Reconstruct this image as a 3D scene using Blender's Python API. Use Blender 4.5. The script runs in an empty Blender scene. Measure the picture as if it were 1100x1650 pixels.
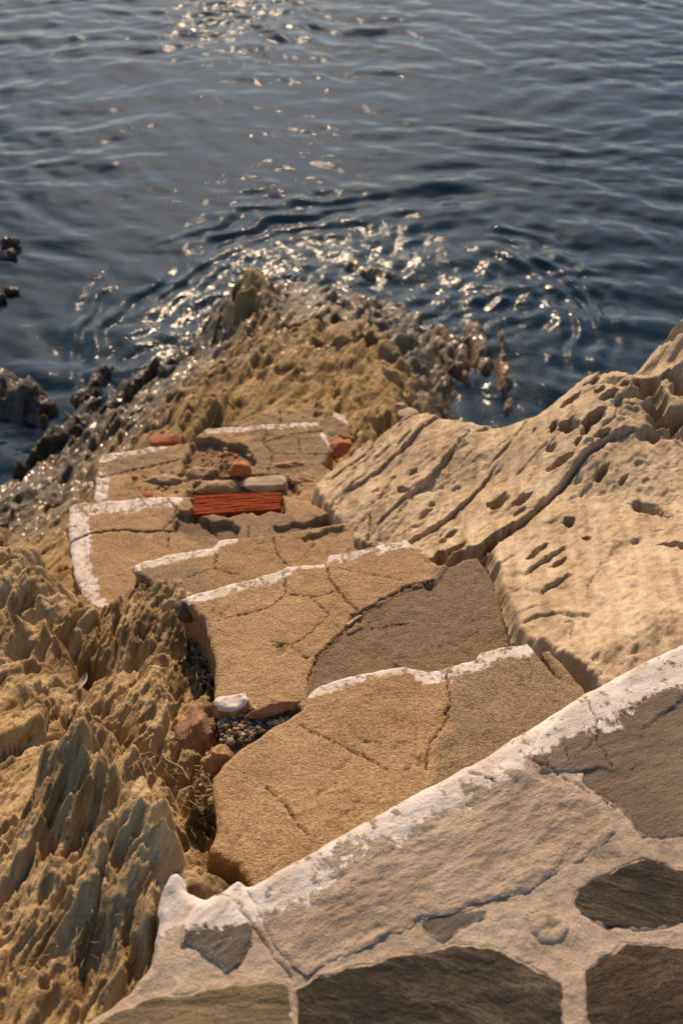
import bpy, math
import numpy as np

# ------------------------------------------------------------------ camera, sky, sun
SC = bpy.context.scene
COL = SC.collection
PITCH = math.radians(42.0)
VFOV = math.radians(48.0)
F = 825.0 / math.tan(VFOV / 2)          # focal length in photo pixels
CZ = 3.25                               # eye height above the water
SUN_EL, SUN_AZ = math.radians(37.0), math.radians(-5.0)

cam_d = bpy.data.cameras.new('camera')
cam = bpy.data.objects.new('camera', cam_d)
COL.objects.link(cam)
cam.location = (0, 0, CZ)
cam.rotation_euler = (math.pi / 2 - PITCH, 0, 0)
cam_d.sensor_fit = 'VERTICAL'
cam_d.sensor_height = 36.0
cam_d.lens = 18.0 / math.tan(VFOV / 2)
cam_d.clip_start = 0.05
cam_d.clip_end = 3000
cam_d.dof.use_dof = True
cam_d.dof.focus_distance = 2.35
cam_d.dof.aperture_fstop = 4.4
SC.camera = cam

w = bpy.data.worlds.new('World')
SC.world = w
w.use_nodes = True
nt = w.node_tree
bg = nt.nodes['Background']
sky = nt.nodes.new('ShaderNodeTexSky')
sky.sky_type = 'NISHITA'
sky.sun_disc = False
sky.sun_elevation = SUN_EL
sky.sun_rotation = SUN_AZ
sky.dust_density = 1.0
sky.air_density = 1.0
sky.ozone_density = 1.3
nt.links.new(sky.outputs[0], bg.inputs[0])
bg.inputs[1].default_value = 0.125

sun_d = bpy.data.lights.new('sun', 'SUN')
sun = bpy.data.objects.new('sun', sun_d)
COL.objects.link(sun)
sun_d.energy = 5.0
sun_d.angle = math.radians(0.53)
sun_d.color = (1.0, 0.73, 0.46)
sun.location = (-3, 20, 8)
sun.rotation_euler = (math.pi / 2 - SUN_EL, 0, math.pi - SUN_AZ)

vs = SC.view_settings
vs.view_transform = 'Standard'
vs.look = 'None'
vs.gamma = 1.0
vs.exposure = 0.27
vs.use_curve_mapping = False
SC.cycles.use_denoising = True
SC.cycles.max_bounces = 6
SC.cycles.transparent_max_bounces = 12
SC.cycles.sample_clamp_indirect = 6.0
SC.cycles.sample_clamp_direct = 15.0
SC.cycles.caustics_reflective = False
SC.cycles.caustics_refractive = False

# ------------------------------------------------------------------ helpers: places
SP, CP = math.sin(PITCH), math.cos(PITCH)


def at(px, py, z):
    """world point at height z seen at photo pixel (px, py)"""
    a, b = (px - 550.0) / F, (825.0 - py) / F
    dx, dy, dz = a, CP + b * SP, -SP + b * CP
    t = (z - CZ) / dz
    return np.array([dx * t, dy * t, z])


def poly(pts, z):
    return np.array([at(p[0], p[1], z)[:2] for p in pts])


# ------------------------------------------------------------------ helpers: noise
def hsh(ix, iy, seed):
    n = (ix.astype(np.int64) * 374761393 + iy.astype(np.int64) * 668265263 + seed * 1442695041) & 0x7fffffff
    n = ((n ^ (n >> 13)) * 1274126177) & 0x7fffffff
    n = ((n ^ (n >> 16)) * 1911520717) & 0x7fffffff
    return ((n ^ (n >> 15)) & 0xffffff) / float(0x1000000)


def perlin(x, y, seed=0):
    ix, iy = np.floor(x), np.floor(y)
    fx, fy = x - ix, y - iy
    u, v = fx * fx * fx * (fx * (fx * 6 - 15) + 10), fy * fy * fy * (fy * (fy * 6 - 15) + 10)

    def g(i, j):
        a = hsh(ix + i, iy + j, seed) * 2 * math.pi
        return np.cos(a) * (fx - i) + np.sin(a) * (fy - j)
    a, b, c, d = g(0, 0), g(1, 0), g(0, 1), g(1, 1)
    return 1.5 * ((a * (1 - u) + b * u) * (1 - v) + (c * (1 - u) + d * u) * v)


def fbm(x, y, octv=4, seed=0, gain=0.5):
    s, a = 0, 1.0
    for k in range(octv):
        s = s + a * perlin(x, y, seed + k * 17)
        x, y, a = x * 2.03 + 11.3, y * 2.03 - 7.1, a * gain
    return s


def ridged(x, y, octv=4, seed=0, gain=0.5):
    s, a = 0, 1.0
    for k in range(octv):
        s = s + a * (1 - np.abs(perlin(x, y, seed + k * 17)) * 2)
        x, y, a = x * 2.03 + 3.3, y * 2.03 - 5.1, a * gain
    return s


def worley(x, y, seed=0, jit=0.9):
    """F1, F2, cell hash, offset to the nearest cell point"""
    ix, iy = np.floor(x), np.floor(y)
    f1 = np.full(x.shape, 9.0); f2 = np.full(x.shape, 9.0)
    cid = np.zeros(x.shape); ox = np.zeros(x.shape); oy = np.zeros(x.shape)
    for i in (-1, 0, 1):
        for j in (-1, 0, 1):
            cx = ix + i + 0.5 + jit * (hsh(ix + i, iy + j, seed) - 0.5)
            cy = iy + j + 0.5 + jit * (hsh(ix + i, iy + j, seed + 101) - 0.5)
            dx, dy = x - cx, y - cy
            d = np.sqrt(dx * dx + dy * dy)
            m = d < f1
            f2 = np.where(m, f1, np.minimum(f2, d))
            h = hsh(ix + i, iy + j, seed + 202)
            cid = np.where(m, h, cid); ox = np.where(m, dx, ox); oy = np.where(m, dy, oy)
            f1 = np.where(m, d, f1)
    return f1, f2, cid, ox, oy


def sstep(a, b, x):
    t = np.clip((x - a) / (b - a), 0, 1)
    return t * t * (3 - 2 * t)


def seg_dist(x, y, P, closed=False):
    """distance to a polyline and the parameter 0..1 along it"""
    P = np.asarray(P, float)
    n = len(P)
    best = np.full(x.shape, 1e9); par = np.zeros(x.shape)
    m = n if closed else n - 1
    for k in range(m):
        a, b = P[k], P[(k + 1) % n]
        d = b - a
        L = max(float(d @ d), 1e-12)
        t = np.clip(((x - a[0]) * d[0] + (y - a[1]) * d[1]) / L, 0, 1)
        q = np.hypot(x - a[0] - t * d[0], y - a[1] - t * d[1])
        c = q < best
        best = np.where(c, q, best); par = np.where(c, (k + t) / m, par)
    return best, par


def inside(x, y, P):
    n = len(P)
    r = np.zeros(x.shape, bool)
    for k in range(n):
        (x1, y1), (x2, y2) = P[k], P[(k + 1) % n]
        if y1 == y2:
            continue
        c = (y1 > y) != (y2 > y)
        r ^= c & (x < (x2 - x1) * (y - y1) / (y2 - y1) + x1)
    return r


def sdf(x, y, P):
    d, _ = seg_dist(x, y, P, True)
    return np.where(inside(x, y, P), -d, d)


def rough_poly(P, amp, step, seed):
    """a polygon with its sides broken up into an irregular natural outline"""
    out = []
    n = len(P)
    s = 0.0
    for k in range(n):
        a, b = P[k], P[(k + 1) % n]
        L = np.hypot(*(b - a))
        m = max(1, int(L / step))
        nrm = np.array([b[1] - a[1], a[0] - b[0]]) / max(L, 1e-9)
        for i in range(m):
            p = a + (b - a) * i / m
            q = fbm(np.array([p[0] * 22.0]), np.array([p[1] * 22.0]), 4, seed, 0.6)[0]
            out.append(p + nrm * amp * q)
    return np.array(out)


def tps(ctrl):
    """smooth height surface through control points (x, y, z)"""
    C = np.array(ctrl, float)
    X, Y, Z = C[:, 0], C[:, 1], C[:, 2]
    n = len(C)

    def U(r2):
        return np.where(r2 > 1e-12, 0.5 * r2 * np.log(np.maximum(r2, 1e-12)), 0)
    K = U((X[:, None] - X) ** 2 + (Y[:, None] - Y) ** 2) + np.eye(n) * 0.0025
    A = np.zeros((n + 3, n + 3)); A[:n, :n] = K
    A[:n, n:] = np.c_[np.ones(n), X, Y]; A[n:, :n] = A[:n, n:].T
    wv = np.linalg.solve(A, np.r_[Z, 0, 0, 0])

    def f(x, y):
        s = wv[n] + wv[n + 1] * x + wv[n + 2] * y
        for k in range(n):
            s = s + wv[k] * U((x - X[k]) ** 2 + (y - Y[k]) ** 2)
        return s
    return f


# ------------------------------------------------------------------ helpers: objects
def tag(o, label=None, cat=None, group=None, kind=None):
    if label: o['label'] = label
    if cat: o['category'] = cat
    if group: o['group'] = group
    if kind: o['kind'] = kind
    return o


def empty(name, loc):
    o = bpy.data.objects.new(name, None)
    o.empty_display_size = 0.1
    o.location = loc
    COL.objects.link(o)
    return o


def link_mesh(name, V, faces3, faces4, mats, attrs=None, parent=None, mat_idx=None, smooth=True):
    """one mesh object; its origin goes to the middle of its base (or its parent's)"""
    V = np.asarray(V, np.float64)
    if parent is not None:
        org = np.array(parent['_org']) if '_org' in parent else np.array(parent.location)
    else:
        org = np.array([V[:, 0].mean(), V[:, 1].mean(), V[:, 2].min()])
    me = bpy.data.meshes.new(name)
    n3, n4 = len(faces3), len(faces4)
    me.vertices.add(len(V))
    me.vertices.foreach_set('co', (V - org).astype(np.float32).ravel())
    me.loops.add(n3 * 3 + n4 * 4)
    li = np.r_[np.asarray(faces4, np.int32).ravel(), np.asarray(faces3, np.int32).ravel()].astype(np.int32)
    me.loops.foreach_set('vertex_index', li)
    me.polygons.add(n3 + n4)
    st = np.r_[np.arange(n4) * 4, n4 * 4 + np.arange(n3) * 3].astype(np.int32)
    me.polygons.foreach_set('loop_start', st)
    if smooth:
        me.polygons.foreach_set('use_smooth', np.ones(n3 + n4, bool))
    if mat_idx is not None:
        me.polygons.foreach_set('material_index', np.asarray(mat_idx, np.int32))
    me.update(calc_edges=True)
    me.validate()
    for k, a in (attrs or {}).items():
        at_ = me.attributes.new(k, 'FLOAT', 'POINT')
        at_.data.foreach_set('value', np.asarray(a, np.float32))
    for m in (mats if isinstance(mats, (list, tuple)) else [mats]):
        me.materials.append(m)
    o = bpy.data.objects.new(name, me)
    COL.objects.link(o)
    if parent is not None:
        o.parent = parent
    else:
        o.location = org
    o['_org'] = [float(v) for v in org]
    return o


def relief(name, P, cell, fn, mats, attrs=None, depth=0.3, parent=None, wall_mat=0, wall_amp=0.008, wall_seed=5, inset=0.0, relax=0):
    """a dense solid: top = height function over the polygon P, sides dropped by depth"""
    P = np.asarray(P)
    x0, y0 = P.min(0) - cell; x1, y1 = P.max(0) + cell
    nx, ny = int((x1 - x0) / cell) + 2, int((y1 - y0) / cell) + 2
    gx, gy = np.meshgrid(x0 + np.arange(nx) * cell, y0 + np.arange(ny) * cell)
    x, y = gx.ravel().copy(), gy.ravel().copy()
    sd = sdf(x, y, P)
    e = cell * 0.2
    near = np.abs(sd) < cell * 1.2
    xn, yn = x[near], y[near]
    dgx = (sdf(xn + e, yn, P) - sdf(xn - e, yn, P)) / (2 * e)
    dgy = (sdf(xn, yn + e, P) - sdf(xn, yn - e, P)) / (2 * e)
    L = np.maximum(np.hypot(dgx, dgy), 1e-6)
    s = sd[near]
    mv = s > -0.45 * cell
    xn = np.where(mv, xn - s * dgx / L, xn); yn = np.where(mv, yn - s * dgy / L, yn)
    x[near], y[near] = xn, yn
    keep = sd < 0.62 * cell
    sd2 = np.minimum(np.where(near & (sd > -0.45 * cell), 0, sd), 0)
    idx = np.full(nx * ny, -1); idx[keep] = np.arange(keep.sum())
    if relax:
        r = fn(x, y, sd2)
        z, ddx, ddy = r if isinstance(r, tuple) else (r, 0 * x, 0 * x)
        Zg = z.reshape(ny, nx)
        for it in range(relax):
            Pd = np.pad(Zg, 1, mode='edge')
            av = (Pd[:-2, 1:-1] + Pd[2:, 1:-1] + Pd[1:-1, :-2] + Pd[1:-1, 2:]) / 4
            g = np.hypot(Pd[2:, 1:-1] - Pd[:-2, 1:-1], Pd[1:-1, 2:] - Pd[1:-1, :-2]) / (2 * cell)
            wt = 0.75 * sstep(0.9, 2.6, g)
            Zg = Zg * (1 - wt) + av * wt
        z = Zg.ravel()[keep]; ddx = ddx[keep]; ddy = ddy[keep]
        x, y, sd2 = x[keep], y[keep], sd2[keep]
    else:
        x, y, sd2 = x[keep], y[keep], sd2[keep]
        r = fn(x, y, sd2)
        z, ddx, ddy = r if isinstance(r, tuple) else (r, 0, 0)
    V = np.c_[x + ddx, y + ddy, z]
    I = idx.reshape(ny, nx)
    q = np.stack([I[:-1, :-1], I[:-1, 1:], I[1:, 1:], I[1:, :-1]], -1).reshape(-1, 4)
    ok = (q >= 0)
    f4 = q[ok.all(1)]
    t = q[ok.sum(1) == 3]; tk = (t >= 0)
    f3 = t[tk].reshape(-1, 3) if len(t) else np.zeros((0, 3), int)
    at_ = {k: f(x, y, sd2, z) for k, f in (attrs or {}).items()}
    # side walls
    ed = np.concatenate([f4[:, [0, 1]], f4[:, [1, 2]], f4[:, [2, 3]], f4[:, [3, 0]]] + [f3[:, [0, 1]], f3[:, [1, 2]], f3[:, [2, 0]]])
    key = np.sort(ed, 1); code = key[:, 0].astype(np.int64) * (len(V) + 1) + key[:, 1]
    _, first, cnt = np.unique(code, return_index=True, return_counts=True)
    be = ed[first[cnt == 1]]
    bv = np.unique(be)
    mp = np.full(len(V), -1); mp[bv] = np.arange(len(bv))
    rows = 7
    base = len(V)
    W = []
    bx, by, bz = V[bv].T
    cx, cy = P.mean(0)
    dn = np.hypot(bx - cx, by - cy) + 1e-6
    for k in range(rows):
        f = k / (rows - 1)
        off = wall_amp * fbm(bx * 30 + by * 7, by * 30 - bz * 9 + f * depth * 40, 3, wall_seed) * (k > 0) - inset * f
        W.append(np.c_[bx + off * (bx - cx) / dn, by + off * (by - cy) / dn, bz - depth * f])
    nb = len(bv)
    wf = []
    for k in range(rows - 1):
        a, b = mp[be[:, 0]], mp[be[:, 1]]
        wf.append(np.c_[base + k * nb + b, base + k * nb + a, base + (k + 1) * nb + a, base + (k + 1) * nb + b])
    wf = np.concatenate(wf)
    Vall = np.concatenate([V] + W)
    for k in at_:
        at_[k] = np.r_[at_[k], np.full(nb * rows, -1.0)]
    mi = np.r_[np.zeros(len(f4), int), np.full(len(wf), wall_mat), np.zeros(len(f3), int)]
    return link_mesh(name, Vall, f3, np.concatenate([f4, wf]), mats, at_, parent, mi)


_ICO = {}


def ico(level):
    if level not in _ICO:
        import bmesh
        bm = bmesh.new()
        bmesh.ops.create_icosphere(bm, subdivisions=level, radius=1)
        bm.verts.ensure_lookup_table()
        _ICO[level] = (np.array([v.co[:] for v in bm.verts]), np.array([[v.index for v in f.verts] for f in bm.faces]))
        bm.free()
    return _ICO[level]


def lump_verts(c, r, seed, level=4, rough=0.16, angular=0.5, rot=0.0, tilt=0.0):
    """an irregular broken stone: a ball cut by random planes, then roughened"""
    V, Fc = ico(level)
    V = V.copy()
    rng = np.random.default_rng(seed)
    for k in range(int(9 * angular) + 3):
        n = rng.normal(size=3); n /= np.linalg.norm(n)
        lim = rng.uniform(0.55, 0.85)
        d = V @ n
        V -= np.outer(np.maximum(d - lim, 0) * 0.92, n)
    nse = fbm(V[:, 0] * 2.3 + V[:, 2] * 1.7 + seed, V[:, 1] * 2.3 - V[:, 2] * 1.3, 5, seed, 0.6)
    V *= (1 + rough * 0.5 * nse)[:, None]
    V *= np.array(r)
    if tilt:
        ct, st_ = math.cos(tilt), math.sin(tilt)
        V = V @ np.array([[1, 0, 0], [0, ct, st_], [0, -st_, ct]])
    cr, sr = math.cos(rot), math.sin(rot)
    V = V @ np.array([[cr, sr, 0], [-sr, cr, 0], [0, 0, 1]])
    return V + np.array(c), Fc


def lump(name, c, r, seed, mat, parent=None, **kw):
    V, Fc = lump_verts(c, r, seed, **kw)
    return link_mesh(name, V, Fc, np.zeros((0, 4), int), mat, None, parent, None, name == 'pebble')


# ------------------------------------------------------------------ helpers: materials
class N:
    def __init__(self, name):
        self.m = bpy.data.materials.new(name)
        self.m.use_nodes = True
        self.t = self.m.node_tree
        self.b = self.t.nodes['Principled BSDF']
        self.out = self.t.nodes['Material Output']
        self.pos = self.new('ShaderNodeNewGeometry').outputs['Position']

    def new(self, typ, **kw):
        n = self.t.nodes.new(typ)
        for k, v in kw.items():
            setattr(n, k, v)
        return n

    def set(self, sock, v):
        if hasattr(v, 'is_linked') or isinstance(v, bpy.types.NodeSocket):
            self.t.links.new(v, sock)
        else:
            if sock.type == 'RGBA' and len(v) == 3:
                v = (*v, 1)
            sock.default_value = v

    def math(self, op, a, b=0.0, clamp=False):
        n = self.new('ShaderNodeMath', operation=op, use_clamp=clamp)
        self.set(n.inputs[0], a); self.set(n.inputs[1], b)
        return n.outputs[0]

    def map(self, v, a, b, c=0.0, d=1.0, smooth=False):
        n = self.new('ShaderNodeMapRange')
        if smooth: n.interpolation_type = 'SMOOTHSTEP'
        self.set(n.inputs['Value'], v)
        for k, q in zip(('From Min', 'From Max', 'To Min', 'To Max'), (a, b, c, d)):
            self.set(n.inputs[k], q)
        return n.outputs[0]

    def coords(self, scale=(1, 1, 1), rot=(0, 0, 0), loc=(0, 0, 0)):
        n = self.new('ShaderNodeMapping')
        n.vector_type = 'TEXTURE' if False else 'POINT'
        self.set(n.inputs['Vector'], self.pos)
        n.inputs['Rotation'].default_value = rot
        n.inputs['Location'].default_value = loc
        n2 = self.new('ShaderNodeVectorMath', operation='MULTIPLY')
        self.set(n2.inputs[0], n.outputs[0])
        n2.inputs[1].default_value = scale
        return n2.outputs[0]

    def noise(self, scale, detail=4, rough=0.55, vec=None, dist=0.0):
        n = self.new('ShaderNodeTexNoise')
        self.set(n.inputs['Vector'], vec if vec is not None else self.pos)
        n.inputs['Scale'].default_value = scale
        n.inputs['Detail'].default_value = detail
        n.inputs['Roughness'].default_value = rough
        n.inputs['Distortion'].default_value = dist
        return n.outputs['Fac']

    def voro(self, scale, vec=None, feature='F1', out='Distance'):
        n = self.new('ShaderNodeTexVoronoi', feature=feature)
        self.set(n.inputs['Vector'], vec if vec is not None else self.pos)
        n.inputs['Scale'].default_value = scale
        return n.outputs[out]

    def mix(self, f, a, b, mode='MIX'):
        n = self.new('ShaderNodeMix', data_type='RGBA', blend_type=mode)
        self.set(n.inputs[0], f); self.set(n.inputs[6], a); self.set(n.inputs[7], b)
        return n.outputs[2]

    def ramp(self, f, stops):
        n = self.new('ShaderNodeValToRGB')
        self.set(n.inputs[0], f)
        el = n.color_ramp.elements
        while len(el) < len(stops):
            el.new(0.5)
        for e, (p, c) in zip(el, stops):
            e.position = p; e.color = (*c, 1)
        return n.outputs[0]

    def attr(self, name):
        n = self.new('ShaderNodeAttribute', attribute_name=name)
        return n.outputs['Fac']

    def bump(self, h, dist, strength=1.0, normal=None):
        n = self.new('ShaderNodeBump')
        n.inputs['Strength'].default_value = strength
        n.inputs['Distance'].default_value = dist
        self.set(n.inputs['Height'], h)
        if normal is not None:
            self.set(n.inputs['Normal'], normal)
        return n.outputs[0]

    def z(self):
        n = self.new('ShaderNodeSeparateXYZ')
        self.set(n.inputs[0], self.pos)
        return n.outputs[2]

    def fin(self, col, rough, normal=None, spec=0.35):
        self.set(self.b.inputs['Base Color'], col)
        self.set(self.b.inputs['Roughness'], rough)
        self.set(self.b.inputs['Specular IOR Level'], spec)
        if normal is not None:
            self.set(self.b.inputs['Normal'], normal)
        return self.m


def mat_rock(name, dark, mid, pale, ochre, strike, wet_z=None, grain=1.0, ochre_amt=0.5, streak=0.6, darkwet=0.3, fine=(8.0, 120.0, 16.0)):
    n = N(name)
    ang = math.atan2(strike[1], strike[0])
    # stretched along the strike, tight across it
    v1 = n.coords((2.5, 26.0, 5.0), (0, 0, -ang))
    v2 = n.coords(fine, (0, 0, -ang))
    a = n.noise(1.0, 6, 0.62, v1, 0.3)
    b = n.noise(1.0, 5, 0.6, v2, 0.2)
    c = n.noise(3.2, 5, 0.6)
    f = n.math('ADD', n.math('MULTIPLY', a, streak), n.math('MULTIPLY', b, 0.8 - streak * 0.5))
    f = n.math('ADD', f, n.math('MULTIPLY', c, 0.35))
    f = n.map(f, 0.46, 0.90)
    col = n.ramp(f, [(0.12, dark), (0.45, mid), (0.85, pale)])
    o = n.map(n.noise(5.5, 6, 0.65), 0.50, 0.68, 0, ochre_amt, True)
    col = n.mix(o, col, ochre)
    g = n.noise(230, 3, 0.6)
    col = n.mix(n.map(g, 0.3, 0.7, 0.0, 0.35), col, dark)
    h = n.math('ADD', n.math('MULTIPLY', n.noise(60, 6, 0.65), 0.6), n.math('MULTIPLY', b, 0.8))
    h = n.math('ADD', h, n.math('MULTIPLY', g, 0.22))
    nor = n.bump(h, 0.011 * grain, 1.0)
    rough = 0.85
    if wet_z is not None:
        z = n.math('ADD', n.z(), n.math('MULTIPLY', n.math('SUBTRACT', n.noise(5.0, 5, 0.6), 0.5), wet_z[2]))
        wt = n.map(z, wet_z[1], wet_z[0], 0, 1, True)
        wcol = n.mix(1.0, col, (darkwet, darkwet * 0.95, darkwet * 0.85), 'MULTIPLY')
        col = n.mix(wt, col, wcol)
        rough = n.map(wt, 0, 1, 0.82, 0.38)
        n.set(n.b.inputs['Coat Weight'], n.math('MULTIPLY', wt, 0.42)); n.b.inputs['Coat Roughness'].default_value = 0.14; n.b.inputs['Coat Tint'].default_value = (1, 0.93, 0.8, 1); n.set(n.b.inputs['Coat Normal'], n.bump(n.noise(16, 3, 0.5), 0.02, 1.0))
        return n.fin(col, rough, nor, n.map(wt, 0, 1, 0.3, 0.35))
    return n.fin(col, rough, nor, 0.3)


def paint_layer(n, col, chip=1.0):
    """worn white limewash where the 'paint' attribute is positive"""
    p = n.attr('paint')
    e = n.math('SUBTRACT', n.noise(75, 6, 0.68), 0.5)
    c = n.math('SUBTRACT', n.noise(34, 5, 0.7), 0.5)
    s = n.math('ADD', p, n.math('MULTIPLY', e, 1.1 * chip))
    s = n.math('ADD', s, n.math('MULTIPLY', c, 0.9 * chip))
    m = n.math('MULTIPLY', n.map(s, 0.05, 0.20), 0.93)
    w = n.ramp(n.noise(18, 5, 0.6), [(0.3, (0.44, 0.36, 0.29)), (0.55, (0.60, 0.53, 0.47)), (0.8, (0.70, 0.64, 0.59))])
    return n.mix(m, col, w), m


def mat_plaster(name, a, b, c, chip=1.0):
    """sandy cement render: visible grains, stains, worn paint, dirt in the cracks"""
    n = N(name)
    big = n.noise(4.0, 5, 0.6)
    mid = n.noise(22, 5, 0.6)
    f = n.math('ADD', n.math('MULTIPLY', big, 0.6), n.math('MULTIPLY', mid, 0.4))
    col = n.ramp(f, [(0.33, a), (0.5, b), (0.68, c)])
    grey = n.attr('patch')
    col = n.mix(n.map(grey, 0.0, 1.0), col, n.mix(n.noise(30, 4), (0.19, 0.128, 0.072), (0.34, 0.235, 0.132)))
    st = n.map(n.noise(7.5, 7, 0.7), 0.50, 0.66, 0, 0.55, True)
    col = n.mix(st, col, (0.22, 0.135, 0.065))
    g1 = n.noise(330, 2, 0.6)
    g2 = n.noise(160, 3, 0.6)
    gr = n.math('ADD', n.math('MULTIPLY', g1, 0.6), n.math('MULTIPLY', g2, 0.5))
    col = n.mix(n.map(gr, 0.46, 0.64, 0.0, 0.75), n.mix(0.5, col, (0.05, 0.03, 0.015)), n.mix(0.35, col, (0.55, 0.42, 0.27)))
    col, m = paint_layer(n, col, chip)
    cr = n.map(n.attr('crack'), 0.25, 0.75, 0, 0.85, True)
    col = n.mix(cr, col, (0.06, 0.04, 0.025))
    gb = n.math('MULTIPLY', gr, n.map(m, 0, 1, 1.0, 0.35))
    h = n.math('ADD', gb, n.math('MULTIPLY', mid, 0.8))
    h = n.math('ADD', h, n.math('MULTIPLY', m, 0.06))
    return n.fin(col, 0.9, n.bump(h, 0.006, 1.0), 0.25)


MORT = ((0.27, 0.20, 0.14), (0.46, 0.36, 0.265))


def mat_stone(name, dark, mid, pale, ang, stretch=(3, 22), paint=True, bumpd=0.006, fine=0.4, rough=0.75, spec=0.2):
    n = N(name)
    v1 = n.coords((stretch[0], stretch[1], 20), (0, 0, -ang))
    v2 = n.coords((stretch[0] * 6, stretch[1] * 5, 60), (0, 0, -ang))
    a = n.noise(1.0, 7, 0.62, v1, 0.6)
    b = n.noise(1.0, 5, 0.65, v2, 0.3)
    c = n.noise(6, 5, 0.6)
    f = n.math('ADD', n.math('MULTIPLY', a, 0.5), n.math('MULTIPLY', b, fine))
    f = n.math('ADD', f, n.math('MULTIPLY', c, 0.3))
    col = n.ramp(n.map(f, 0.40, 0.80), [(0.1, dark), (0.5, mid), (0.9, pale)])
    g = n.noise(240, 4, 0.65)
    col = n.mix(n.map(g, 0.38, 0.62, 0.0, 0.55), col, dark)
    h = n.math('ADD', n.math('MULTIPLY', a, 0.7), n.math('MULTIPLY', b, 0.6))
    h = n.math('ADD', h, n.math('MULTIPLY', g, 0.40))
    sm = n.math('ADD', n.attr('smear'), n.math('MULTIPLY', n.math('SUBTRACT', n.noise(30, 6, 0.7), 0.5), 1.5))
    smm = n.map(sm, 0.62, 0.74)
    col = n.mix(n.math('MULTIPLY', smm, 0.85), col, n.mix(n.noise(60, 5, 0.65), MORT[0], MORT[1]))
    dirt = n.map(n.noise(9, 7, 0.7), 0.54, 0.70, 0, 0.45, True)
    col = n.mix(dirt, col, n.mix(0.5, col, (0.10, 0.07, 0.045)))
    fl = n.map(n.voro(170), 0.10, 0.05, 0, 1)
    col = n.mix(n.math('MULTIPLY', fl, n.map(n.noise(40, 3), 0.5, 0.62, 0, 0.6)), col, pale)
    if paint:
        col, m = paint_layer(n, col, 1.0)
        h = n.math('MULTIPLY', h, n.map(m, 0, 1, 1.0, 0.6))
    cr = n.map(n.attr('crack'), 0.25, 0.75, 0, 0.7, True)
    col = n.mix(cr, col, (0.05, 0.04, 0.03))
    return n.fin(col, rough, n.bump(h, bumpd, 1.0), spec)


def mat_simple(name, a, b, scale=40, bumpd=0.003, rough=0.85, spec=0.3, stretch=None):
    n = N(name)
    v = n.coords(stretch) if stretch else None
    f = n.noise(scale, 6, 0.65, v)
    col = n.mix(n.map(f, 0.32, 0.68), a, b)
    g = n.noise(240, 3, 0.6)
    h = n.math('ADD', f, n.math('MULTIPLY', g, 0.4))
    return n.fin(col, rough, n.bump(h, bumpd, 1.0), spec)


U_L = (at(230, 1200, 1.6) - at(0, 1600, 1.6))[:2]; U_L /= np.hypot(*U_L)
U_R = (at(960, 720, 1.25) - at(780, 850, 1.25))[:2]; U_R /= np.hypot(*U_R)
U_D = (at(420, 560, 0.4) - at(300, 700, 0.4))[:2]; U_D /= np.hypot(*U_D)

M_LEFT = mat_rock('rock_schist', (0.060, 0.040, 0.019), (0.24, 0.158, 0.068), (0.51, 0.37, 0.19), (0.34, 0.18, 0.05), U_L, ochre_amt=0.55, streak=0.7)
M_RIGHT = mat_rock('rock_sandy', (0.20, 0.145, 0.082), (0.37, 0.275, 0.165), (0.54, 0.43, 0.285), (0.43, 0.285, 0.13), (0.16, 1.0), ochre_amt=0.35, streak=0.45, grain=0.5, fine=(5.0, 38.0, 20.0))
M_FAR = mat_rock('rock_shore', (0.050, 0.032, 0.011), (0.215, 0.138, 0.048), (0.43, 0.30, 0.125), (0.29, 0.165, 0.04), U_D, wet_z=(0.18, 0.52, 0.40), ochre_amt=0.4, grain=1.1, darkwet=0.25)
M_REEF = mat_rock('rock_wet', (0.018, 0.013, 0.008), (0.06, 0.042, 0.022), (0.14, 0.10, 0.06), (0.10, 0.055, 0.03), U_D, wet_z=(0.3, 0.6, 0.1), grain=2.0, darkwet=0.6)
M_BROWNREEF = mat_rock('rock_wet_brown', (0.05, 0.03, 0.018), (0.15, 0.095, 0.06), (0.30, 0.21, 0.14), (0.16, 0.07, 0.035), U_D, wet_z=(0.3, 0.6, 0.1), grain=2.0, darkwet=0.8)
M_PLASTER = mat_plaster('cement_render', (0.30, 0.175, 0.072), (0.44, 0.27, 0.115), (0.54, 0.35, 0.165))
M_RUBBLE = mat_simple('broken_render', (0.20, 0.125, 0.065), (0.42, 0.29, 0.165), 45, 0.008)
M_MORTAR = mat_stone('mortar', (0.26, 0.20, 0.14), (0.40, 0.315, 0.23), (0.52, 0.43, 0.33), 0.5, (12, 16), True, 0.006, 0.35, 0.9)
M_BRICK = mat_simple('red_clay', (0.20, 0.06, 0.025), (0.36, 0.12, 0.05), 50, 0.003)
M_ORANGE = mat_simple('orange_clay', (0.30, 0.11, 0.04), (0.46, 0.19, 0.075), 60, 0.004)
M_CLAYLUMP = mat_simple('clay_rubble', (0.22, 0.115, 0.055), (0.40, 0.225, 0.115), 45, 0.008)
M_SOIL = mat_simple('soil', (0.06, 0.042, 0.025), (0.20, 0.145, 0.085), 60, 0.010)
M_TWIG = mat_simple('dry_wood', (0.35, 0.25, 0.15), (0.58, 0.46, 0.31), 60, 0.001, stretch=(1, 1, 1))
M_DARKTWIG = mat_simple('weathered_wood', (0.16, 0.12, 0.07), (0.32, 0.25, 0.16), 60, 0.001)
M_PEBBLE = mat_simple('pebble', (0.25, 0.19, 0.12), (0.42, 0.34, 0.24), 30, 0.002)
M_BED = mat_simple('seabed', (0.012, 0.012, 0.010), (0.05, 0.042, 0.028), 3, 0.02)

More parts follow.
